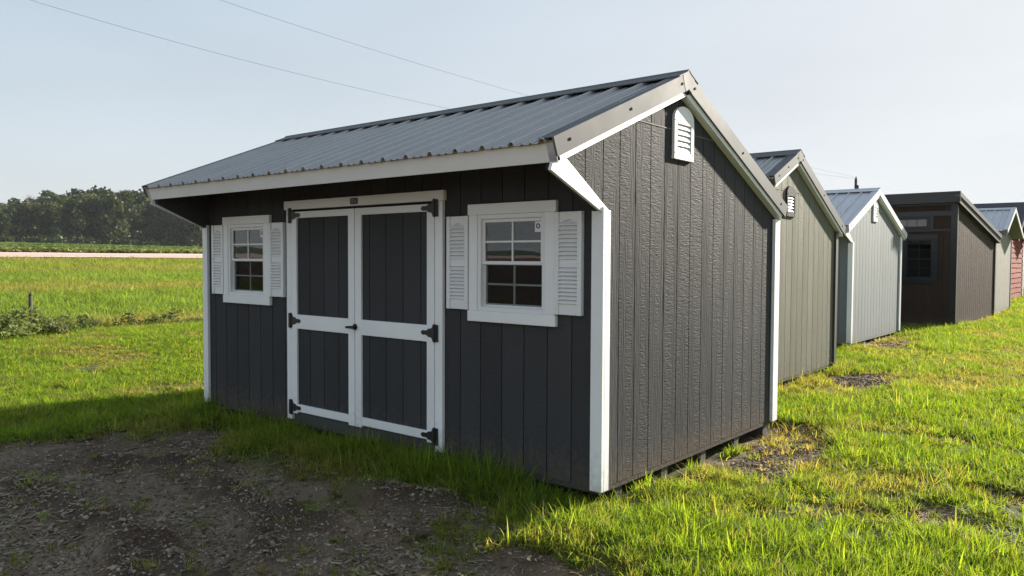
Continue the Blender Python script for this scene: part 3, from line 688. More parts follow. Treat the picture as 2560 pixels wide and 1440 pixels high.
for s, X0 in ((1, 0), (-1, -L4)):
    e = lambda a, c: (min(a, c), max(a, c))
    b = MB(); along(b, f4, 0, LL4, -.22, -.085, *e(X0+s*.002, X0+s*.10)); b.build('rake_board', M['black_rake'], sh4)
    b = MB(); along(b, f4, -.02, LL4+.02, -.0848, .02, *e(X0+s*.02, X0+s*.125)); b.build('rake_flashing', M['flash'], sh4)
b = MB(); along(b, f4, .03, LL4-.03, -.10, -.013, -L4-.05, .018); rf = b.build('roof', M['dark'], sh4)
roof_slope(rf, (D4+.2, z4(D4+.2)+.12), (-.22, z4(-.22)+.12), -L4-.08, .05, M['roof'], screws=False, minor=False)
b = MB(); b.box(-L4-.12, .126, -.25, -.221, z4(-.22)-.10, z4(-.22)+.15); b.build('fascia', M['black_trim'], sh4)
b = MB(); b.box(-L4-.12, .126, -.256, -.2505, z4(-.22)+.10, z4(-.22)+.155); b.build('fascia_cap', M['black_trim'], sh4)
b = MB(); b.box(-L4, 0, -.2205, -.002, z4(-.22)-.105, z4(-.22)-.085); b.build('soffit', M['black_trim'], sh4)
for z0, z1 in ((2.20, 2.265), (2.57, 2.69), (2.83, 2.90)):
    b = MB(); b.box(-L4+.05, -.112, -.025, -.0005, z0, z1); b.build('band_trim', M['black_trim'], sh4)
for x0 in (-2.10, -.575): b = MB(); b.box(x0, x0+.085, -.024, -.0005, 2.266, 2.569); b.build('band_trim', M['black_trim'], sh4)
window(sh4, 'window', -1.115, -.485, 1.05, 2.03, 0, (M['black_trim'], M['black_trim']), M['black_trim'], trim_w=.10, screen_low=False, rows=2, cols=2)
window(sh4, 'window', -2.03, -.59, 2.28, 2.555, 0, (M['black_trim'], M['black_trim']), M['black_trim'], trim_w=.012, screen_low=False, rows=1, cols=6, single=True)

# ------------------------------------------------------------------ clay shed with deep gable overhang
sh5 = empty('shed', (-.86, 22.2, 0)); tag(sh5, 'narrow clay coloured shed with ribbed pale roof and deep gable overhang', 'shed', 'sheds standing in a row on the lawn')
L5, D5 = 3.2, 3.35; zr5, ze5 = 3.08, 2.38; yr5 = 1.45; ye0, ye1 = -.12, 3.12
f5, l5 = slopefn((ye0, ze5), (yr5, zr5)); g5, m5 = slopefn((ye1+.3, ze5-.1), (yr5, zr5))
def zt5(y): return (ze5+(zr5-ze5)*(y-ye0)/(yr5-ye0) if y < yr5 else zr5-(zr5-ze5+.1)*(y-yr5)/(ye1+.3-yr5))-.08
gable(sh5, 'gable_wall', [(0, zt5(0)), (yr5, zt5(yr5)), (D5, zt5(D5))], [(0, 0), (D5, 0)], M['clay'], 0, 1, .1, seam=2.33, flash=M['clay_flat'])
wall_front(sh5, 'front_wall', -L5, -.05, 0, zt5(0)-.02, M['clay'], 0, -1, 0, [], False)
b = MB(); b.box(-L5, -.05, D5-.05, D5, 0, zt5(D5)-.02); b.build('back_wall', M['clay'], sh5)
b = MB(); b.box(-L5, -L5+.05, .001, D5-.051, 0, 2.2); b.build('end_wall', M['clay'], sh5)
b = MB(); b.box(-L5, -.003, .003, D5-.003, -.2, -.0005); b.build('floor_rim', M['clay_flat'], sh5)
for y0, y1 in ((-.02, .06), (D5-.06, D5+.02)):
    b = MB(); b.box(.0005, .02, y0, y1, -.01, zt5((y0+y1)/2)-.08); b.build('corner_trim', M['clay_flat'], sh5)
for fn, LL in ((f5, l5), (g5, m5)):
    b = MB(); along(b, fn, 0, LL-.01, -.075, -.012, -L5, .30); rf = b.build('roof', M['clay_flat'], sh5) if fn is f5 else rf
    if fn is g5: b.build('roof_back', M['clay_flat'], sh5)
    b = MB(); along(b, fn, 0, LL-.002, -.085, .03, .302, .33); b.build('rake_flashing', M['galv'], sh5)
    b = MB(); along(b, fn, 0, LL-.002, .026, .03, .20, .3015); b.build('rake_flashing', M['galv'], sh5)
roof_slope(rf, (ye0, ze5), (yr5, zr5), -L5, .29, M['galv'], minor=True, screws=False)
roof_slope(rf, (ye1+.3, ze5-.1), (yr5, zr5), -L5, .29, M['galv'], minor=False, screws=False)
b = MB(); b.px([f5(l5-.12, .03), (yr5, zr5+.045), g5(m5-.12, .03), (yr5, zr5+.03)], -L5, .33); b.build('ridge_cap', M['galv'], rf)
b = MB(); along(b, f5, 0, .03, -.16, -.076, -L5, .30); b.build('fascia', M['clay_flat'], sh5)

# ------------------------------------------------------------------ red shingled shed at the end of the row
sh6 = empty('shed', (-1.66, 30.6, 0)); tag(sh6, 'red shed with lapped shingle siding at the far right end of the row', 'shed', 'sheds standing in a row on the lawn')
D6, L6 = 5.0, 3.5
f6, l6 = slopefn((-.25, 2.35), (D6/2, 3.9)); g6, m6 = slopefn((D6+.25, 2.35), (D6/2, 3.9))
def zt6(y): return 2.35+(3.9-2.35)*min((y+.25), (D6+.25-y))/(D6/2+.25)-.1
b = MB(); b.px([(0, 0), (D6, 0), (D6, zt6(D6)), (D6/2, zt6(D6/2)), (0, zt6(0))], -L6, -.02); gw6 = b.build('gable_wall', M['red_dk'], sh6)
rr = random.Random(4); z = 0.0
while z < 3.2:
    y = 0.0
    while y < D6-.01:
        y1 = min(D6, y+rr.uniform(.45, 1.1)); zt = min(z+.21, zt6((y+y1)/2)-.01); dz = rr.uniform(-.012, .012)
        if zt > z+.05:
            b = MB(); b.quadprism([(-.019, zt+.02), (.006, z+dz), (.022, z+dz), (-.008, zt+.02)], lambda p, q: (p[0], q, p[1]), y+.003, y1-.003); b.build('shingle', M['red'], gw6)
        y = y1
    z += .205
b = MB(); b.box(.0225, .045, D6-.09, D6+.03, -.02, zt6(D6)-.05); b.build('corner_trim', M['white_v'], sh6)
for fn, LL, nm in ((f6, l6, 'roof'), (g6, m6, 'roof')):
    b = MB(); along(b, fn, 0, LL-.01, -.09, -.02, -L6, .42); rf = b.build(nm, M['red_dk'], sh6)
    b = MB()
    for i in range(int(LL/.16)): along(b, fn, i*.16-.02, i*.16+.20, .0+.004*(i % 2), .012+.004*(i % 2), -L6-.03, .43)
    tag(b.build('roof_shingles', M['asphalt_sh'], rf), None, None, None, 'stuff')
    b = MB(); along(b, fn, 0, LL-.01, -.16, -.021, .4205, .45); b.build('rake_board', M['red_dk'], sh6)
b = MB(); b.box(-L6+.01, -.03, .01, D6-.01, -.2, -.001); b.build('floor_rim', M['red_dk'], sh6)

# ------------------------------------------------------------------ utility pole and overhead wires
def ray(u, v): return F_+R2*(u-1280)/FPX+U2*(720-v)/FPX
def at(u, v, depth): return CAM+ray(u, v)*depth
wood_dk = plain('weathered_pole', (.07, .058, .05), .9, noise=.35, scale=12)
pt = at(2140, 447, 72.0); pg = float(gh(pt[0], pt[1], False))
pole = empty('utility_pole', (pt[0], pt[1], pg)); tag(pole, 'dark wooden utility pole top rising behind the pale blue grey shed', 'utility pole')
b = MB(); h = pt[2]-pg; b.cyl((0, 0, -.4), (0, 0, h), .17, .12, 10); b.build('pole', wood_dk, pole, True)
b = MB(); b.cyl((0, 0, h), (0, 0, h+.12), .05, .07, 8); b.cyl((0, 0, h+.12), (0, 0, h+.2), .07, .03, 8); b.build('insulator', M['olive_dk'], pole)
b = MB(); b.cyl((.14, 0, h-1.4), (.14, 0, h-.6), .12, .12, 10); b.build('transformer', M['olive_dk'], pole)
wire_m = plain('aluminium_wire', (.16, .17, .19), .6)
def wire(name, uv, d0, d1, r, label):
    us = np.array([p[0] for p in uv]); k = np.linspace(0, 1, 60); u = us[0]+(us[-1]-us[0])*k
    # smooth sagging curve through the given sight lines, nearer to farther
    v = np.polyval(np.polyfit(us, [p[1] for p in uv], 2), u)
    pts = [at(a, c, 1/((1-t)/d0+t/d1)) for a, c, t in zip(u, v, k)]
    b = MB()
    for p, q in zip(pts[:-1], pts[1:]): b.cyl(p, q, r, None, 4)
    o = b.build(name, wire_m, None); tag(o, label, 'wire', 'overhead power wires'); return o
wire('overhead_wire', [(-300, -118), (80, 0), (600, 143), (1125, 278), (2140, 446)], 30, 72, .0075, 'lower thin overhead wire crossing the left sky towards the roof ridge')
wire('overhead_wire', [(250, -106), (550, 0), (900, 112), (1330, 244), (2140, 443)], 30, 72, .0075, 'upper thin overhead wire slanting down from the top of the sky')
wire('overhead_wire', [(2144, 444), (2235, 466), (2330, 480)], 72.4, 140, .012, 'faint wire running right from the utility pole top')

# ------------------------------------------------------------------ vegetation prototypes
def leaf_mat(name, ca, cb, dry, trans=.45, rough=.6, sat_noise=True):
    m, t, out = newmat(name)
    at_ = t.nodes.new('ShaderNodeAttribute'); at_.attribute_type = 'INSTANCER'; at_.attribute_name = 'tint'
    oi = t.nodes.new('ShaderNodeObjectInfo')
    hgt = t.nodes.new('ShaderNodeAttribute'); hgt.attribute_name = 'var'
    c = mixc(t, hgt.outputs['Fac'], ca, cb); c = mixc(t, at_.outputs['Fac'], c, dry)
    v = mathn(t, 'MULTIPLY_ADD', oi.outputs['Random'], .8, .6); c = mixc(t, 1.0, c, v, 'MULTIPLY')
    d = nd(t, 'ShaderNodeBsdfPrincipled', Roughness=rough); d.inputs['Specular IOR Level'].default_value = .18; t.links.new(c, d.inputs['Base Color'])
    tr = nd(t, 'ShaderNodeBsdfTranslucent'); c2 = mixc(t, 1.0, c, (1.5, 1.35, .55), 'MULTIPLY'); t.links.new(c2, tr.inputs[0])
    mx = nd(t, 'ShaderNodeMixShader'); mx.inputs[0].default_value = trans
    t.links.new(d.outputs[0], mx.inputs[1]); t.links.new(tr.outputs[0], mx.inputs[2]); t.links.new(mx.outputs[0], out.inputs[0]); return m
M['grass'] = leaf_mat('grass_blades', (.100, .185, .022), (.215, .300, .032), (.30, .25, .10), .55)
M['rough'] = leaf_mat('rough_grass', (.11, .19, .035), (.22, .30, .055), (.30, .24, .10), .5)
M['soy'] = leaf_mat('bean_leaves', (.07, .13, .035), (.11, .17, .05), (.17, .18, .06), .35)
M['wood'] = leaf_mat('tree_leaves', (.026, .045, .015), (.055, .085, .028), (.085, .095, .04), .22)
M['bark'] = plain('bark', (.06, .05, .04), .9, noise=.3, scale=3)
def set_var(me, vals):
    a = me.attributes.new('var', 'FLOAT', 'FACE'); a.data.foreach_set('value', np.asarray(vals, np.float32))
def clump(seed, n, hmin, hmax, rad, wd, lean=.5, segs=3, broad=0):
    r = np.random.default_rng(seed); V = []; Fc = []; val = []
    for i in range(n):
        a = r.uniform(0, 6.283); q = rad*math.sqrt(r.uniform(0, 1)); bx, by = q*math.cos(a), q*math.sin(a)
        h = r.uniform(hmin, hmax); da = a+r.normal(0, .9); ln = abs(r.normal(.12, lean))*h; wdt = wd*r.uniform(.6, 1.3); fa = r.uniform(0, 6.283)
        px, py = math.cos(fa)*wdt/2, math.sin(fa)*wdt/2; o = len(V); c = r.uniform(0, 1)
        for k in range(segs+1):
            t = k/segs; cx = bx+math.cos(da)*ln*t**1.8; cy = by+math.sin(da)*ln*t**1.8; cz = h*(t-.25*min(1, ln/h)*t**3)-.01; ww = (1-t**1.6)*(1 if not broad else (.4+1.5*t))
            if k < segs: V += [(cx-px*ww, cy-py*ww, cz), (cx+px*ww, cy+py*ww, cz)]
            else: V.append((cx, cy, cz))
        for k in range(segs-1): Fc.append((o+2*k, o+2*k+1, o+2*k+3, o+2*k+2)); val.append(c)
        Fc.append((o+2*segs-2, o+2*segs-1, o+2*segs)); val.append(c)
    return V, Fc, val
def proto(name, V, Fc, val, mat):
    me = bpy.data.meshes.new(name); me.from_pydata(V, [], Fc); set_var(me, val); me.materials.append(mat)
    return bpy.data.objects.new(name, me)
def leaves(seed, blobs, n, size, mat, name, flat=1.0):
    """leaf clumps spread through the volume of the given blobs (x,y,z,r)"""
    r = np.random.default_rng(seed); V = []; Fc = []; val = []
    tot = sum(b[3]**2 for b in blobs)
    for (bx, by, bz, br) in blobs:
        for i in range(int(n*br*br/tot)):
            d = r.normal(size=3); d /= np.linalg.norm(d); q = br*(r.uniform(.55, 1.08)); c = np.array([bx, by, bz])+d*q*np.array([1, 1, flat])
            u = r.normal(size=3)+d*.2; u /= np.linalg.norm(u); v_ = np.cross(u, r.normal(size=3)); v_ /= np.linalg.norm(v_)
            s1 = size*r.uniform(.6, 1.4); s2 = s1*r.uniform(.45, .8); o = len(V)
            V += [tuple(c-u*s1), tuple(c+v_*s2*.8-u*s1*.1), tuple(c+u*s1), tuple(c-v_*s2+u*s1*.15)]; Fc.append((o, o+1, o+2, o+3)); val.append(min(1, max(0, r.normal(.5, .3))))
    return V, Fc, val

def scatter(name, pts, rot, scl, tint, pick, protos, label, kind='stuff'):
    n = len(pts); me = bpy.data.meshes.new(name); me.vertices.add(n); me.vertices.foreach_set('co', np.asarray(pts, np.float32).ravel())
    for nm, ty, dat, key in (('rot', 'FLOAT_VECTOR', rot, 'vector'), ('scl', 'FLOAT_VECTOR', scl, 'vector'), ('tint', 'FLOAT', tint, 'value'), ('pick', 'INT', pick, 'value')):
        a = me.attributes.new(nm, ty, 'POINT'); a.data.foreach_set(key, np.asarray(dat, np.int32 if ty == 'INT' else np.float32).ravel())
    o = bpy.data.objects.new(name, me); COL.objects.link(o)
    ng = bpy.data.node_groups.new(name, 'GeometryNodeTree')
    ng.interface.new_socket('Geometry', in_out='INPUT', socket_type='NodeSocketGeometry'); ng.interface.new_socket('Geometry', in_out='OUTPUT', socket_type='NodeSocketGeometry')
    gi = ng.nodes.new('NodeGroupInput'); go = ng.nodes.new('NodeGroupOutput'); jn = ng.nodes.new('GeometryNodeJoinGeometry')
    def na(nm, ty):
        x = ng.nodes.new('GeometryNodeInputNamedAttribute'); x.data_type = ty; x.inputs['Name'].default_value = nm; return x.outputs['Attribute']
    ro = na('rot', 'FLOAT_VECTOR'); sc = na('scl', 'FLOAT_VECTOR'); pk = na('pick', 'INT')
    er = ng.nodes.new('FunctionNodeEulerToRotation'); ng.links.new(ro, er.inputs[0])
    for k, p in enumerate(protos):
        oi = ng.nodes.new('GeometryNodeObjectInfo'); oi.inputs['Object'].default_value = p; oi.inputs['As Instance'].default_value = True
        cp = ng.nodes.new('FunctionNodeCompare'); cp.data_type = 'INT'; cp.operation = 'EQUAL'; ng.links.new(pk, cp.inputs[2]); cp.inputs[3].default_value = k
        ip = ng.nodes.new('GeometryNodeInstanceOnPoints'); ng.links.new(gi.outputs[0], ip.inputs['Points']); ng.links.new(cp.outputs[0], ip.inputs['Selection'])
        ng.links.new(oi.outputs['Geometry'], ip.inputs['Instance']); ng.links.new(er.outputs[0], ip.inputs['Rotation']); ng.links.new(sc, ip.inputs['Scale'])
        ng.links.new(ip.outputs[0], jn.inputs[0])
    ng.links.new(jn.outputs[0], go.inputs[0])
    md = o.modifiers.new('scatter', 'NODES'); md.node_group = ng
    tag(o, label, None, None, kind); return o
def rots(n, tilt=.12): return np.stack([rng.normal(0, tilt, n), rng.normal(0, tilt, n), rng.uniform(0, 6.283, n)], 1)

FOOT = [(sh1, L1, D1), (sh2, 4.2, 2.48), (sh3, 3.6, 3.5), (sh4, L4, D4), (sh5, L5, D5), (sh6, L6, D6)]
def inside(x, y, pad=-.02):
    r = np.zeros(len(x), bool)
    for s, l, d in FOOT:
        c, q = math.cos(-s.rotation_euler.z), math.sin(-s.rotation_euler.z); dx, dy = x-s.location.x, y-s.location.y
        a = dx*c-dy*q; b_ = dx*q+dy*c; r |= (a > -l-pad) & (a < pad) & (b_ > -pad) & (b_ < d+pad)
    return r
# --- near and middle lawn
N = 285000
ang = rng.uniform(-1.08, .80, N)                      # angle about the view axis, a margin beyond the frame
ex = .8; u = rng.uniform(0, 1, N); r0, r1 = 2.2, 48.0; rr_ = (r0**ex+u*(r1**ex-r0**ex))**(1/ex)
dirx = -np.sin(YAW+ang); diry = np.cos(YAW+ang); gxp = CAM[0]+dirx*rr_; gyp = CAM[1]+diry*rr_
dm = dirtmask(gxp, gyp); patch = fbm(gxp, gyp, .9, 4, 77); wall_d = np.where((gxp > -L1-.1) & (gxp < .25), np.clip(-gyp, 0, 9), 9)
strip_ = sstep(.75, .15, wall_d)*(gyp < .05)           # long uncut grass against the front wall
keep = (rng.uniform(0, 1, N) > dm*1.06) & ~inside(gxp, gyp, .0) & (gxp > -18.2) & ((fbm(gxp, gyp, .22, 2, 19)*.55+patch*.45 > .455-.02*np.clip(rr_-6, 0, 5)) | (rng.uniform(0, 1, N) < .22) | (strip_ > .3))
sparse = (dm > .5) & (rng.uniform(0, 1, N) < (.05+.22*(gyp > .4))*sstep(.3, .7, fbm(gxp, gyp, .45, 3, 55))) & ~inside(gxp, gyp, 0) & (gxp > -18)
keep |= sparse
x, y, r_, st, pa, dmk = gxp[keep], gyp[keep], rr_[keep], strip_[keep], patch[keep], dm[keep]; n = len(x)
near_wall = np.zeros(n)
for s, l, d in FOOT[:4]:
    near_wall = np.maximum(near_wall, sstep(.35, .05, np.abs(x-s.location.x-.1))*((y > s.location.y-.2) & (y < s.location.y+d+.2)))
st = st*(1-.7*sstep(-.9, -.15, x)); tall = 1+.55*st+.35*near_wall*(rng.uniform(0, 1, n) < .4)
hsc = (.30+.85*pa)*rng.uniform(.65, 1.3, n)*tall*(1-.35*(dmk > .3)); wsc = (1+.035*np.clip(r_-4, 0, 40))*rng.uniform(.8, 1.25, n)
hsc = hsc*(1-.42*sstep(.5, .12, np.hypot(x-.05, y)))*(1-.30*sstep(-6.0, -7.5, x))
tint = np.clip(sstep(.52, .30, pa)*rng.uniform(.1, 1, n)+np.where(rng.uniform(0, 1, n) < .10, .7, 0)+.25*(dmk > .1), 0, .95)
tint = np.where((dmk > .5) & (y > .4) & (rng.uniform(0, 1, n) < .7), .9, tint*(1-.75*st))
gp = [proto('grass_clump', *clump(100+i, 15, .045, .135, .05, .0068, .55), M['grass']) for i in range(5)]
gp += [proto('grass_clump', *clump(120+i, 17, .09, .24, .06, .0075, .55, 4), M['grass']) for i in range(2)]
gp += [proto('crabgrass', *clump(140+i, 13, .05, .12, .022, .011, 1.1, 4), M['grass']) for i in range(2)]          # flat star-like tufts
def rosette(seed):
    r = np.random.default_rng(seed); V, Fc, val = [], [], []
    for i in range(9):
        a = i*2.4+r.uniform(-.3, .3); l = r.uniform(.035, .07); w_ = l*.28; z1 = r.uniform(.01, .035); d = np.array([math.cos(a), math.sin(a)]); q = np.array([-d[1], d[0]]); o = len(V)
        V += [(0, 0, .004), (*(d*l*.55+q*w_), z1), (*(d*l), z1*.6), (*(d*l*.55-q*w_), z1)]; Fc.append((o, o+1, o+2, o+3)); val.append(r.uniform(0, .6))
    return V, Fc, val
gp += [proto('broadleaf', *rosette(160+i), M['rough']) for i in range(2)]
pick = rng.integers(0, 5, n); pick = np.where((rng.uniform(0, 1, n) < .05+.5*st+.12*near_wall), rng.integers(5, 7, n), pick)
u_ = rng.uniform(0, 1, n); pick = np.where((pick < 5) & (u_ < .24), rng.integers(7, 9, n), pick); pick = np.where((pick < 5) & (u_ > .93), rng.integers(9, 11, n), pick)
scatter('lawn_grass', np.stack([x, y, gh(x, y)], 1), rots(n), np.stack([wsc, wsc, hsc*(1+.012*np.clip(r_-5, 0, 40))], 1), tint, pick, gp, 'short mown lawn grass with longer tufts round the sheds')

# --- rough grass bank between ditch and road, and the weeds in the ditch
N = 52000
x = -17.5-49.2*rng.uniform(0, 1, N)**1.25; y = -20+rng.uniform(0, 1, N)*(x*-1*.75+34)
n = len(x); pa = fbm(x, y, 7, 3, 91); bands = .5+.5*np.sin((-x-17)*.42+2.4*fbm(x, y, 16, 2, 93))
tint = np.clip(.75*sstep(.62, .95, bands)*rng.uniform(.3, 1, n)+.4*sstep(.55, .7, pa), 0, .8)
gr = [proto('rough_tuft', *clump(200+i, 26, .18, .52, .30, .028, .5), M['rough']) for i in range(4)]
sc_ = rng.uniform(.7, 1.3, n)*(.75+.012*(-x-17))
scatter('rough_grass', np.stack([x, y, gh(x, y, False)-.02], 1), rots(n), np.stack([sc_*1.2, sc_*1.2, sc_*(.35+.6*pa)*(1-.45*sstep(50, 66, -x))], 1), tint, rng.integers(0, 4, n), gr, 'long rough grass covering the bank up to the gravel road')
weedm = leaf_mat('ditch_weeds', (.075, .12, .035), (.14, .18, .06), (.14, .13, .07), .35)
def weed(seed):
    r = np.random.default_rng(seed); V, Fc, val = leaves(seed, [(r.normal(0, .18), r.normal(0, .18), .12+.42*k/9, .16) for k in range(10)], 330, .05, None, '')
    V2, F2, v2 = clump(seed+5, 16, .4, .95, .25, .014, .35); o = len(V); return V+V2, Fc+[tuple(i+o for i in f) for f in F2], val+v2
wp = [proto('weed', *weed(300+i), weedm) for i in range(4)]
N = 1500; y = rng.uniform(-6, 26, N); x = -17.6-.05*(y-3)+rng.normal(0, .85, N)
lf = sstep(3.6, 1.6, y); h_ = (.30+.42*lf+1.0*(fbm(y, y*0, 2.2, 3, 5)-.42))*rng.uniform(.7, 1.2, N)
h_ = np.clip(h_, .14, 1.2); keep = rng.uniform(0, 1, N) < .12+.6*lf+.7*(fbm(x, y, 1.8, 2, 8) > .52)
x, y, h_ = x[keep], y[keep], h_[keep]; n = len(x)
scatter('ditch_weeds', np.stack([x, y, gh(x, y, False)-.03], 1), rots(n, .08), np.stack([h_*1.1+.2]*2+[h_], 1), rng.uniform(0, .45, n), rng.integers(0, 4, n), wp, 'dark leafy weeds growing along the ditch at the lawn edge')
fp = at(76, 772, 1); d_ = fp-CAM; t_ = (-18.2-CAM[0])/d_[0]; fx, fy = CAM[0]+d_[0]*t_, CAM[1]+d_[1]*t_
b = MB(); b.cyl((0, 0, -.3), (.02, 0, .98), .055, .045, 8); b.cyl((.02, 0, .98), (.03, .005, 1.06), .045, .02, 8)
po = b.build('fence_post', wood_dk, None, True); po.location = (fx, fy, float(gh(fx, fy, False))); tag(po, 'short weathered wooden post among the ditch weeds at far left', 'post')

# --- bean field rows
N = 42000
x = -83.5-185*rng.uniform(0, 1, N)**1.5; y = -40+rng.uniform(0, 1, N)*(-x*.62+70); x = np.round(x/1.5)*1.5+rng.normal(0, .18, N); n = len(x)
bp_ = [proto('bean_plant', *leaves(400+i, [(0, 0, .35, .5), (.4, .2, .3, .4), (-.35, -.25, .3, .45)], 70, .15, None, '', .7), M['soy']) for i in range(3)]
s_ = rng.uniform(.7, 1.25, n)*(1+.004*(-x-83)); pa = fbm(x, y, 30, 3, 15)
scatter('bean_crop', np.stack([x, y, gh(x, y, False)+.05], 1), rots(n, .05), np.stack([s_*1.15, s_*1.15, s_*.8], 1), np.clip(.8*sstep(98, 84, -x)+.5*sstep(.5, .7, pa), 0, 1), rng.integers(0, 3, n), bp_, 'low green bean crop covering the field beyond the road')

# --- the wood on the skyline
def tree(seed):
    r = np.random.default_rng(seed); bl = []
    for k in range(30):
        a = r.uniform(0, 6.283); t = r.uniform(0, 1); q = 4.3*math.sqrt(r.uniform(.05, 1))*math.sin(math.pi*min(.95, .2+.75*t)); bl.append((q*math.cos(a), q*math.sin(a), 2.5+14.5*t, r.uniform(1.2, 2.5)))
    bl.append((0, 0, 17.4, 1.7))
    V, Fc, val = leaves(seed, bl, 3300, .50, None, '')
    m = MB(); m.cyl((0, 0, -1), (.2, 0, 7), .32, .24, 7); m.cyl((.2, 0, 7), (0, .3, 15), .24, .06, 6)
    for k in range(6):
        a = r.uniform(0, 6.283); z0 = r.uniform(4, 11); m.cyl((.15, 0, z0), (3.2*math.cos(a), 3.2*math.sin(a), z0+3.4), .12, .04, 5)
    o = len(V); V = V+[tuple(v) for v in m.v]; Fc = Fc+[tuple(i+o for i in f) for f in m.f]; val = val+[0.0]*len(m.f)
    return V, Fc, val
tp = [proto('wood_tree', *tree(500+i), M['wood']) for i in range(5)]
pts, sc_ = [], []
for row in range(7):
    yy = 8.0+rng.uniform(0, 3)
    while yy < 330:
        x = -279-row*7.5+rng.normal(0, 1.6); hh = np.interp(yy, [0, 60, 80, 88, 96, 104, 112, 118, 124, 131, 150, 330], [12, 12, 11.6, 12.2, 14.0, 16.0, 18.6, 17.6, 19.6, 20.6, 20.0, 18])*(1+.02*row)*rng.uniform(.84, 1.10)
        pts.append((x, yy, float(gh(x, yy, False))-.2)); sc_.append((hh/18.8*rng.uniform(.95, 1.25),)*2+(hh/18.8,)); yy += rng.uniform(4.2, 6.8)
n = len(pts)
scatter('far_wood', pts, np.stack([np.zeros(n), np.zeros(n), rng.uniform(0, 6.28, n)], 1), sc_, np.clip(rng.normal(.25, .3, n), 0, 1), rng.integers(0, 5, n), tp, 'dark hazy deciduous wood along the skyline behind the field')
# undergrowth along the wood's edge
n = 420; y = rng.uniform(10, 320, n); x = -273.5+rng.normal(0, 1.2, n)
ug = [proto('undergrowth', *leaves(560+i, [(0, 0, 1.2, 1.6), (1.3, .4, 1.0, 1.2), (-1.2, -.3, 1.3, 1.3)], 220, .38, None, ''), M['wood']) for i in range(2)]
s_ = rng.uniform(.7, 1.6, n); scatter('wood_undergrowth', np.stack([x, y, gh(x, y, False)-.1], 1), rots(n, .05), np.stack([s_, s_, s_], 1), rng.uniform(0, .3, n), rng.integers(0, 2, n), ug, 'shrubby undergrowth at the foot of the far wood')
# bare dead crown poking out
b = MB(); rr = random.Random(9)
def twig(p, d, l, r, k):
    q = p+d*l; b.cyl(p, q, r, r*.6, 4)
    if k > 0:
        for i in range(3): twig(q, (d+Vector((rr.uniform(-.6, .6), rr.uniform(-.6, .6), rr.uniform(0, .4)))).normalized(), l*.62, r*.55, k-1)
twig(Vector((0, 0, -1)), Vector((0, .03, 1)), 8.0, .16, 4)
bt = at(88, 560, 262); bt[2] = float(gh(bt[0], bt[1], False))
do = b.build('dead_tree', plain('bare_bark', (.16, .14, .125), .9), None); do.location = bt; tag(do, 'bare leafless grey treetop sticking out of the far wood', 'tree')

# ------------------------------------------------------------------ stones, chips and stalks on the bare soil
def stone(seed):
    import bmesh
    bm = bmesh.new(); bmesh.ops.create_icosphere(bm, subdivisions=1, radius=1); r = np.random.default_rng(seed); sx = r.uniform(.6, 1.3, 3)*(1, .8, .5)
    for v in bm.verts:
        k = 1+r.normal(0, .16); v.co = (v.co.x*sx[0]*k, v.co.y*sx[1]*k, v.co.z*sx[2]*k)
    me = bpy.data.meshes.new('stone'); bm.to_mesh(me); bm.free(); set_var(me, r.uniform(0, 1, len(me.polygons))); return me
def inst_mat(name, a_, b_, c_):
    m, t, out = newmat(name); oi = t.nodes.new('ShaderNodeObjectInfo'); at_ = t.nodes.new('ShaderNodeAttribute'); at_.attribute_type = 'INSTANCER'; at_.attribute_name = 'tint'
    g = t.nodes.new('ShaderNodeNewGeometry'); n = nd(t, 'ShaderNodeTexNoise', Scale=90.0, Detail=3.0); t.links.new(g.outputs['Position'], n.inputs['Vector'])
    c = mixc(t, oi.outputs['Random'], a_, b_); c = mixc(t, at_.outputs['Fac'], c, c_); c = mixc(t, 1.0, c, mathn(t, 'MULTIPLY_ADD', n.outputs[0], .8, .6), 'MULTIPLY')
    b = nd(t, 'ShaderNodeBsdfPrincipled', Roughness=.9); b.inputs['Specular IOR Level'].default_value = .25; t.links.new(c, b.inputs['Base Color']); t.links.new(b.outputs[0], out.inputs[0]); return m
sm = inst_mat('soil_stones', (.105, .072, .048), (.22, .16, .108), (.42, .335, .255))
sp_ = []
for i in range(6):
    me = stone(600+i); me.materials.append(sm); sp_.append(bpy.data.objects.new('stone', me))
N = 260000
ang = rng.uniform(-.75, .78, N); rr_ = np.sqrt(rng.uniform(1.9**2, 9.0**2, N)); x = CAM[0]-np.sin(YAW+ang)*rr_; y = CAM[1]+np.cos(YAW+ang)*rr_
dm = dirtmask(x, y); grv = fbm(x, y, .8, 3, 66)
keep = (dm > .45) & (rng.uniform(0, 1, N) < .30+.75*sstep(.40, .60, grv)) & ~inside(x, y, .15); x, y, grv = x[keep], y[keep], grv[keep]; n = len(x)
s_ = .004+.011*rng.uniform(0, 1, n)**2.4+.012*(rng.uniform(0, 1, n) < .03)
pq = rng.integers(4, 6, 5000); px_ = np.array([PATCH[i] for i in pq]); x2 = px_[:, 0]+px_[:, 2]*rng.uniform(-1.2, 1.2, 5000); y2 = px_[:, 1]+px_[:, 3]*rng.uniform(-1.2, 1.2, 5000)
k2 = (dirtmask(x2, y2) > .45) & ~inside(x2, y2, .1); x = np.concatenate([x, x2[k2]]); y = np.concatenate([y, y2[k2]]); s_ = np.concatenate([s_, .008+.02*rng.uniform(0, 1, int(k2.sum()))**2]); n = len(x)
scatter('gravel_and_clods', np.stack([x, y, gh(x, y)+s_*.15], 1), rots(n, .35), np.stack([s_]*3, 1), np.where(rng.uniform(0, 1, n) < .22, rng.uniform(.4, 1, n), 0), rng.integers(0, 6, n), sp_, 'loose gravel and clods on the bare soil in front of the charcoal shed')
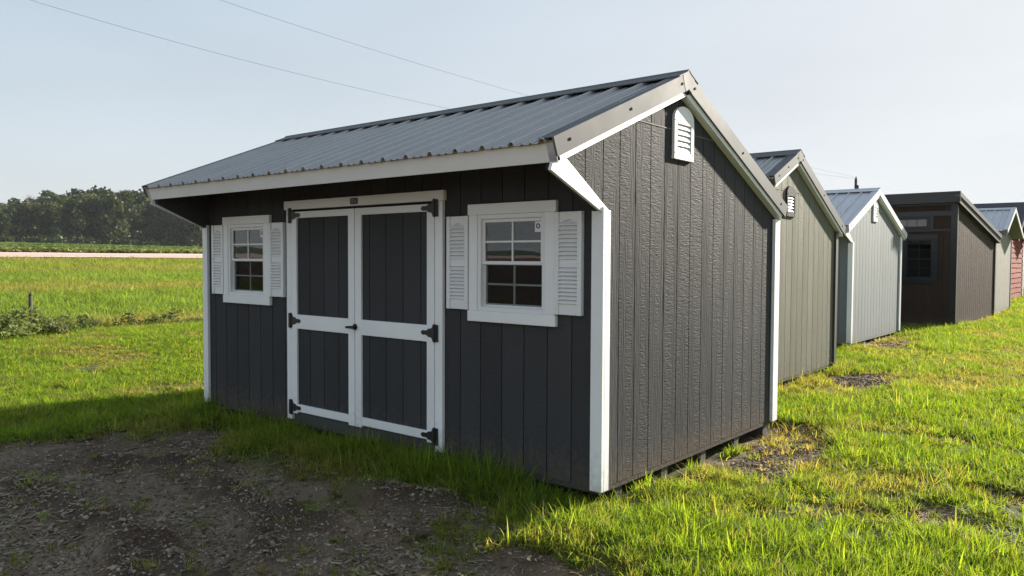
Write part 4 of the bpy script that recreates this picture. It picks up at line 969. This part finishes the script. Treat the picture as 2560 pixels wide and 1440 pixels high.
# dry stalks and chips
cm = inst_mat('dry_stalks', (.15, .115, .075), (.24, .19, .13), (.33, .27, .19)); ck = []
for i in range(5):
    m = MB(); r = random.Random(700+i); p = Vector((-.5, 0, 0)); k = 4
    for j in range(k):
        q = p+Vector((1/k, r.uniform(-.10, .10), r.uniform(-.03, .05))); wd = .045 if i < 3 else .13
        o = len(m.v); m.v += [tuple(p+Vector((0, wd, 0))), tuple(p-Vector((0, wd, .02))), tuple(q-Vector((0, wd*.9, .02))), tuple(q+Vector((0, wd*.9, 0)))]; m.f.append((o, o+1, o+2, o+3)); p = q
    me = bpy.data.meshes.new('stalk'); me.from_pydata(m.v, [], m.f); me.materials.append(cm); ck.append(bpy.data.objects.new('stalk', me))
N = 26000
ang = rng.uniform(-.75, .75, N); rr_ = np.sqrt(rng.uniform(1.9**2, 7.5**2, N)); x = CAM[0]-np.sin(YAW+ang)*rr_; y = CAM[1]+np.cos(YAW+ang)*rr_
dm = dirtmask(x, y); keep = (rng.uniform(0, 1, N) < np.where(dm > .4, .10+.9*sstep(.5, .68, fbm(x, y, .6, 3, 88)), .16)) & ~inside(x, y, .1); x, y = x[keep], y[keep]; n = len(x)
pk = rng.integers(0, 5, n); ln = np.where(pk < 3, rng.uniform(.03, .14, n), rng.uniform(.02, .06, n)); wdn = np.where(pk < 3, .055, rng.uniform(.05, .11, n)) 
scatter('dry_stalks', np.stack([x, y, gh(x, y)+.012], 1), np.stack([rng.normal(0, .3, n), rng.normal(0, .14, n), rng.uniform(0, 6.28, n)], 1), np.stack([ln, wdn, ln*.5], 1), rng.uniform(0, 1, n), pk, ck, 'dry stalks and wood chips scattered over the bare soil')

# ------------------------------------------------------------------ thin summer haze
hm, t, out = newmat('summer_haze'); pv = nd(t, 'ShaderNodeVolumePrincipled'); pv.inputs['Color'].default_value = (.86, .93, 1.0, 1); pv.inputs['Density'].default_value = .00011; pv.inputs['Anisotropy'].default_value = .0
t.links.new(pv.outputs[0], out.inputs['Volume'])
b = MB(); lim = max(gx.max(), -gx.min(), gy.max(), -gy.min())+20; b.box(-lim, lim, -lim, lim, float(Z.min())-1.0, 44.0); hz = b.build('haze', hm, None); tag(hz, None, None, None, 'stuff')
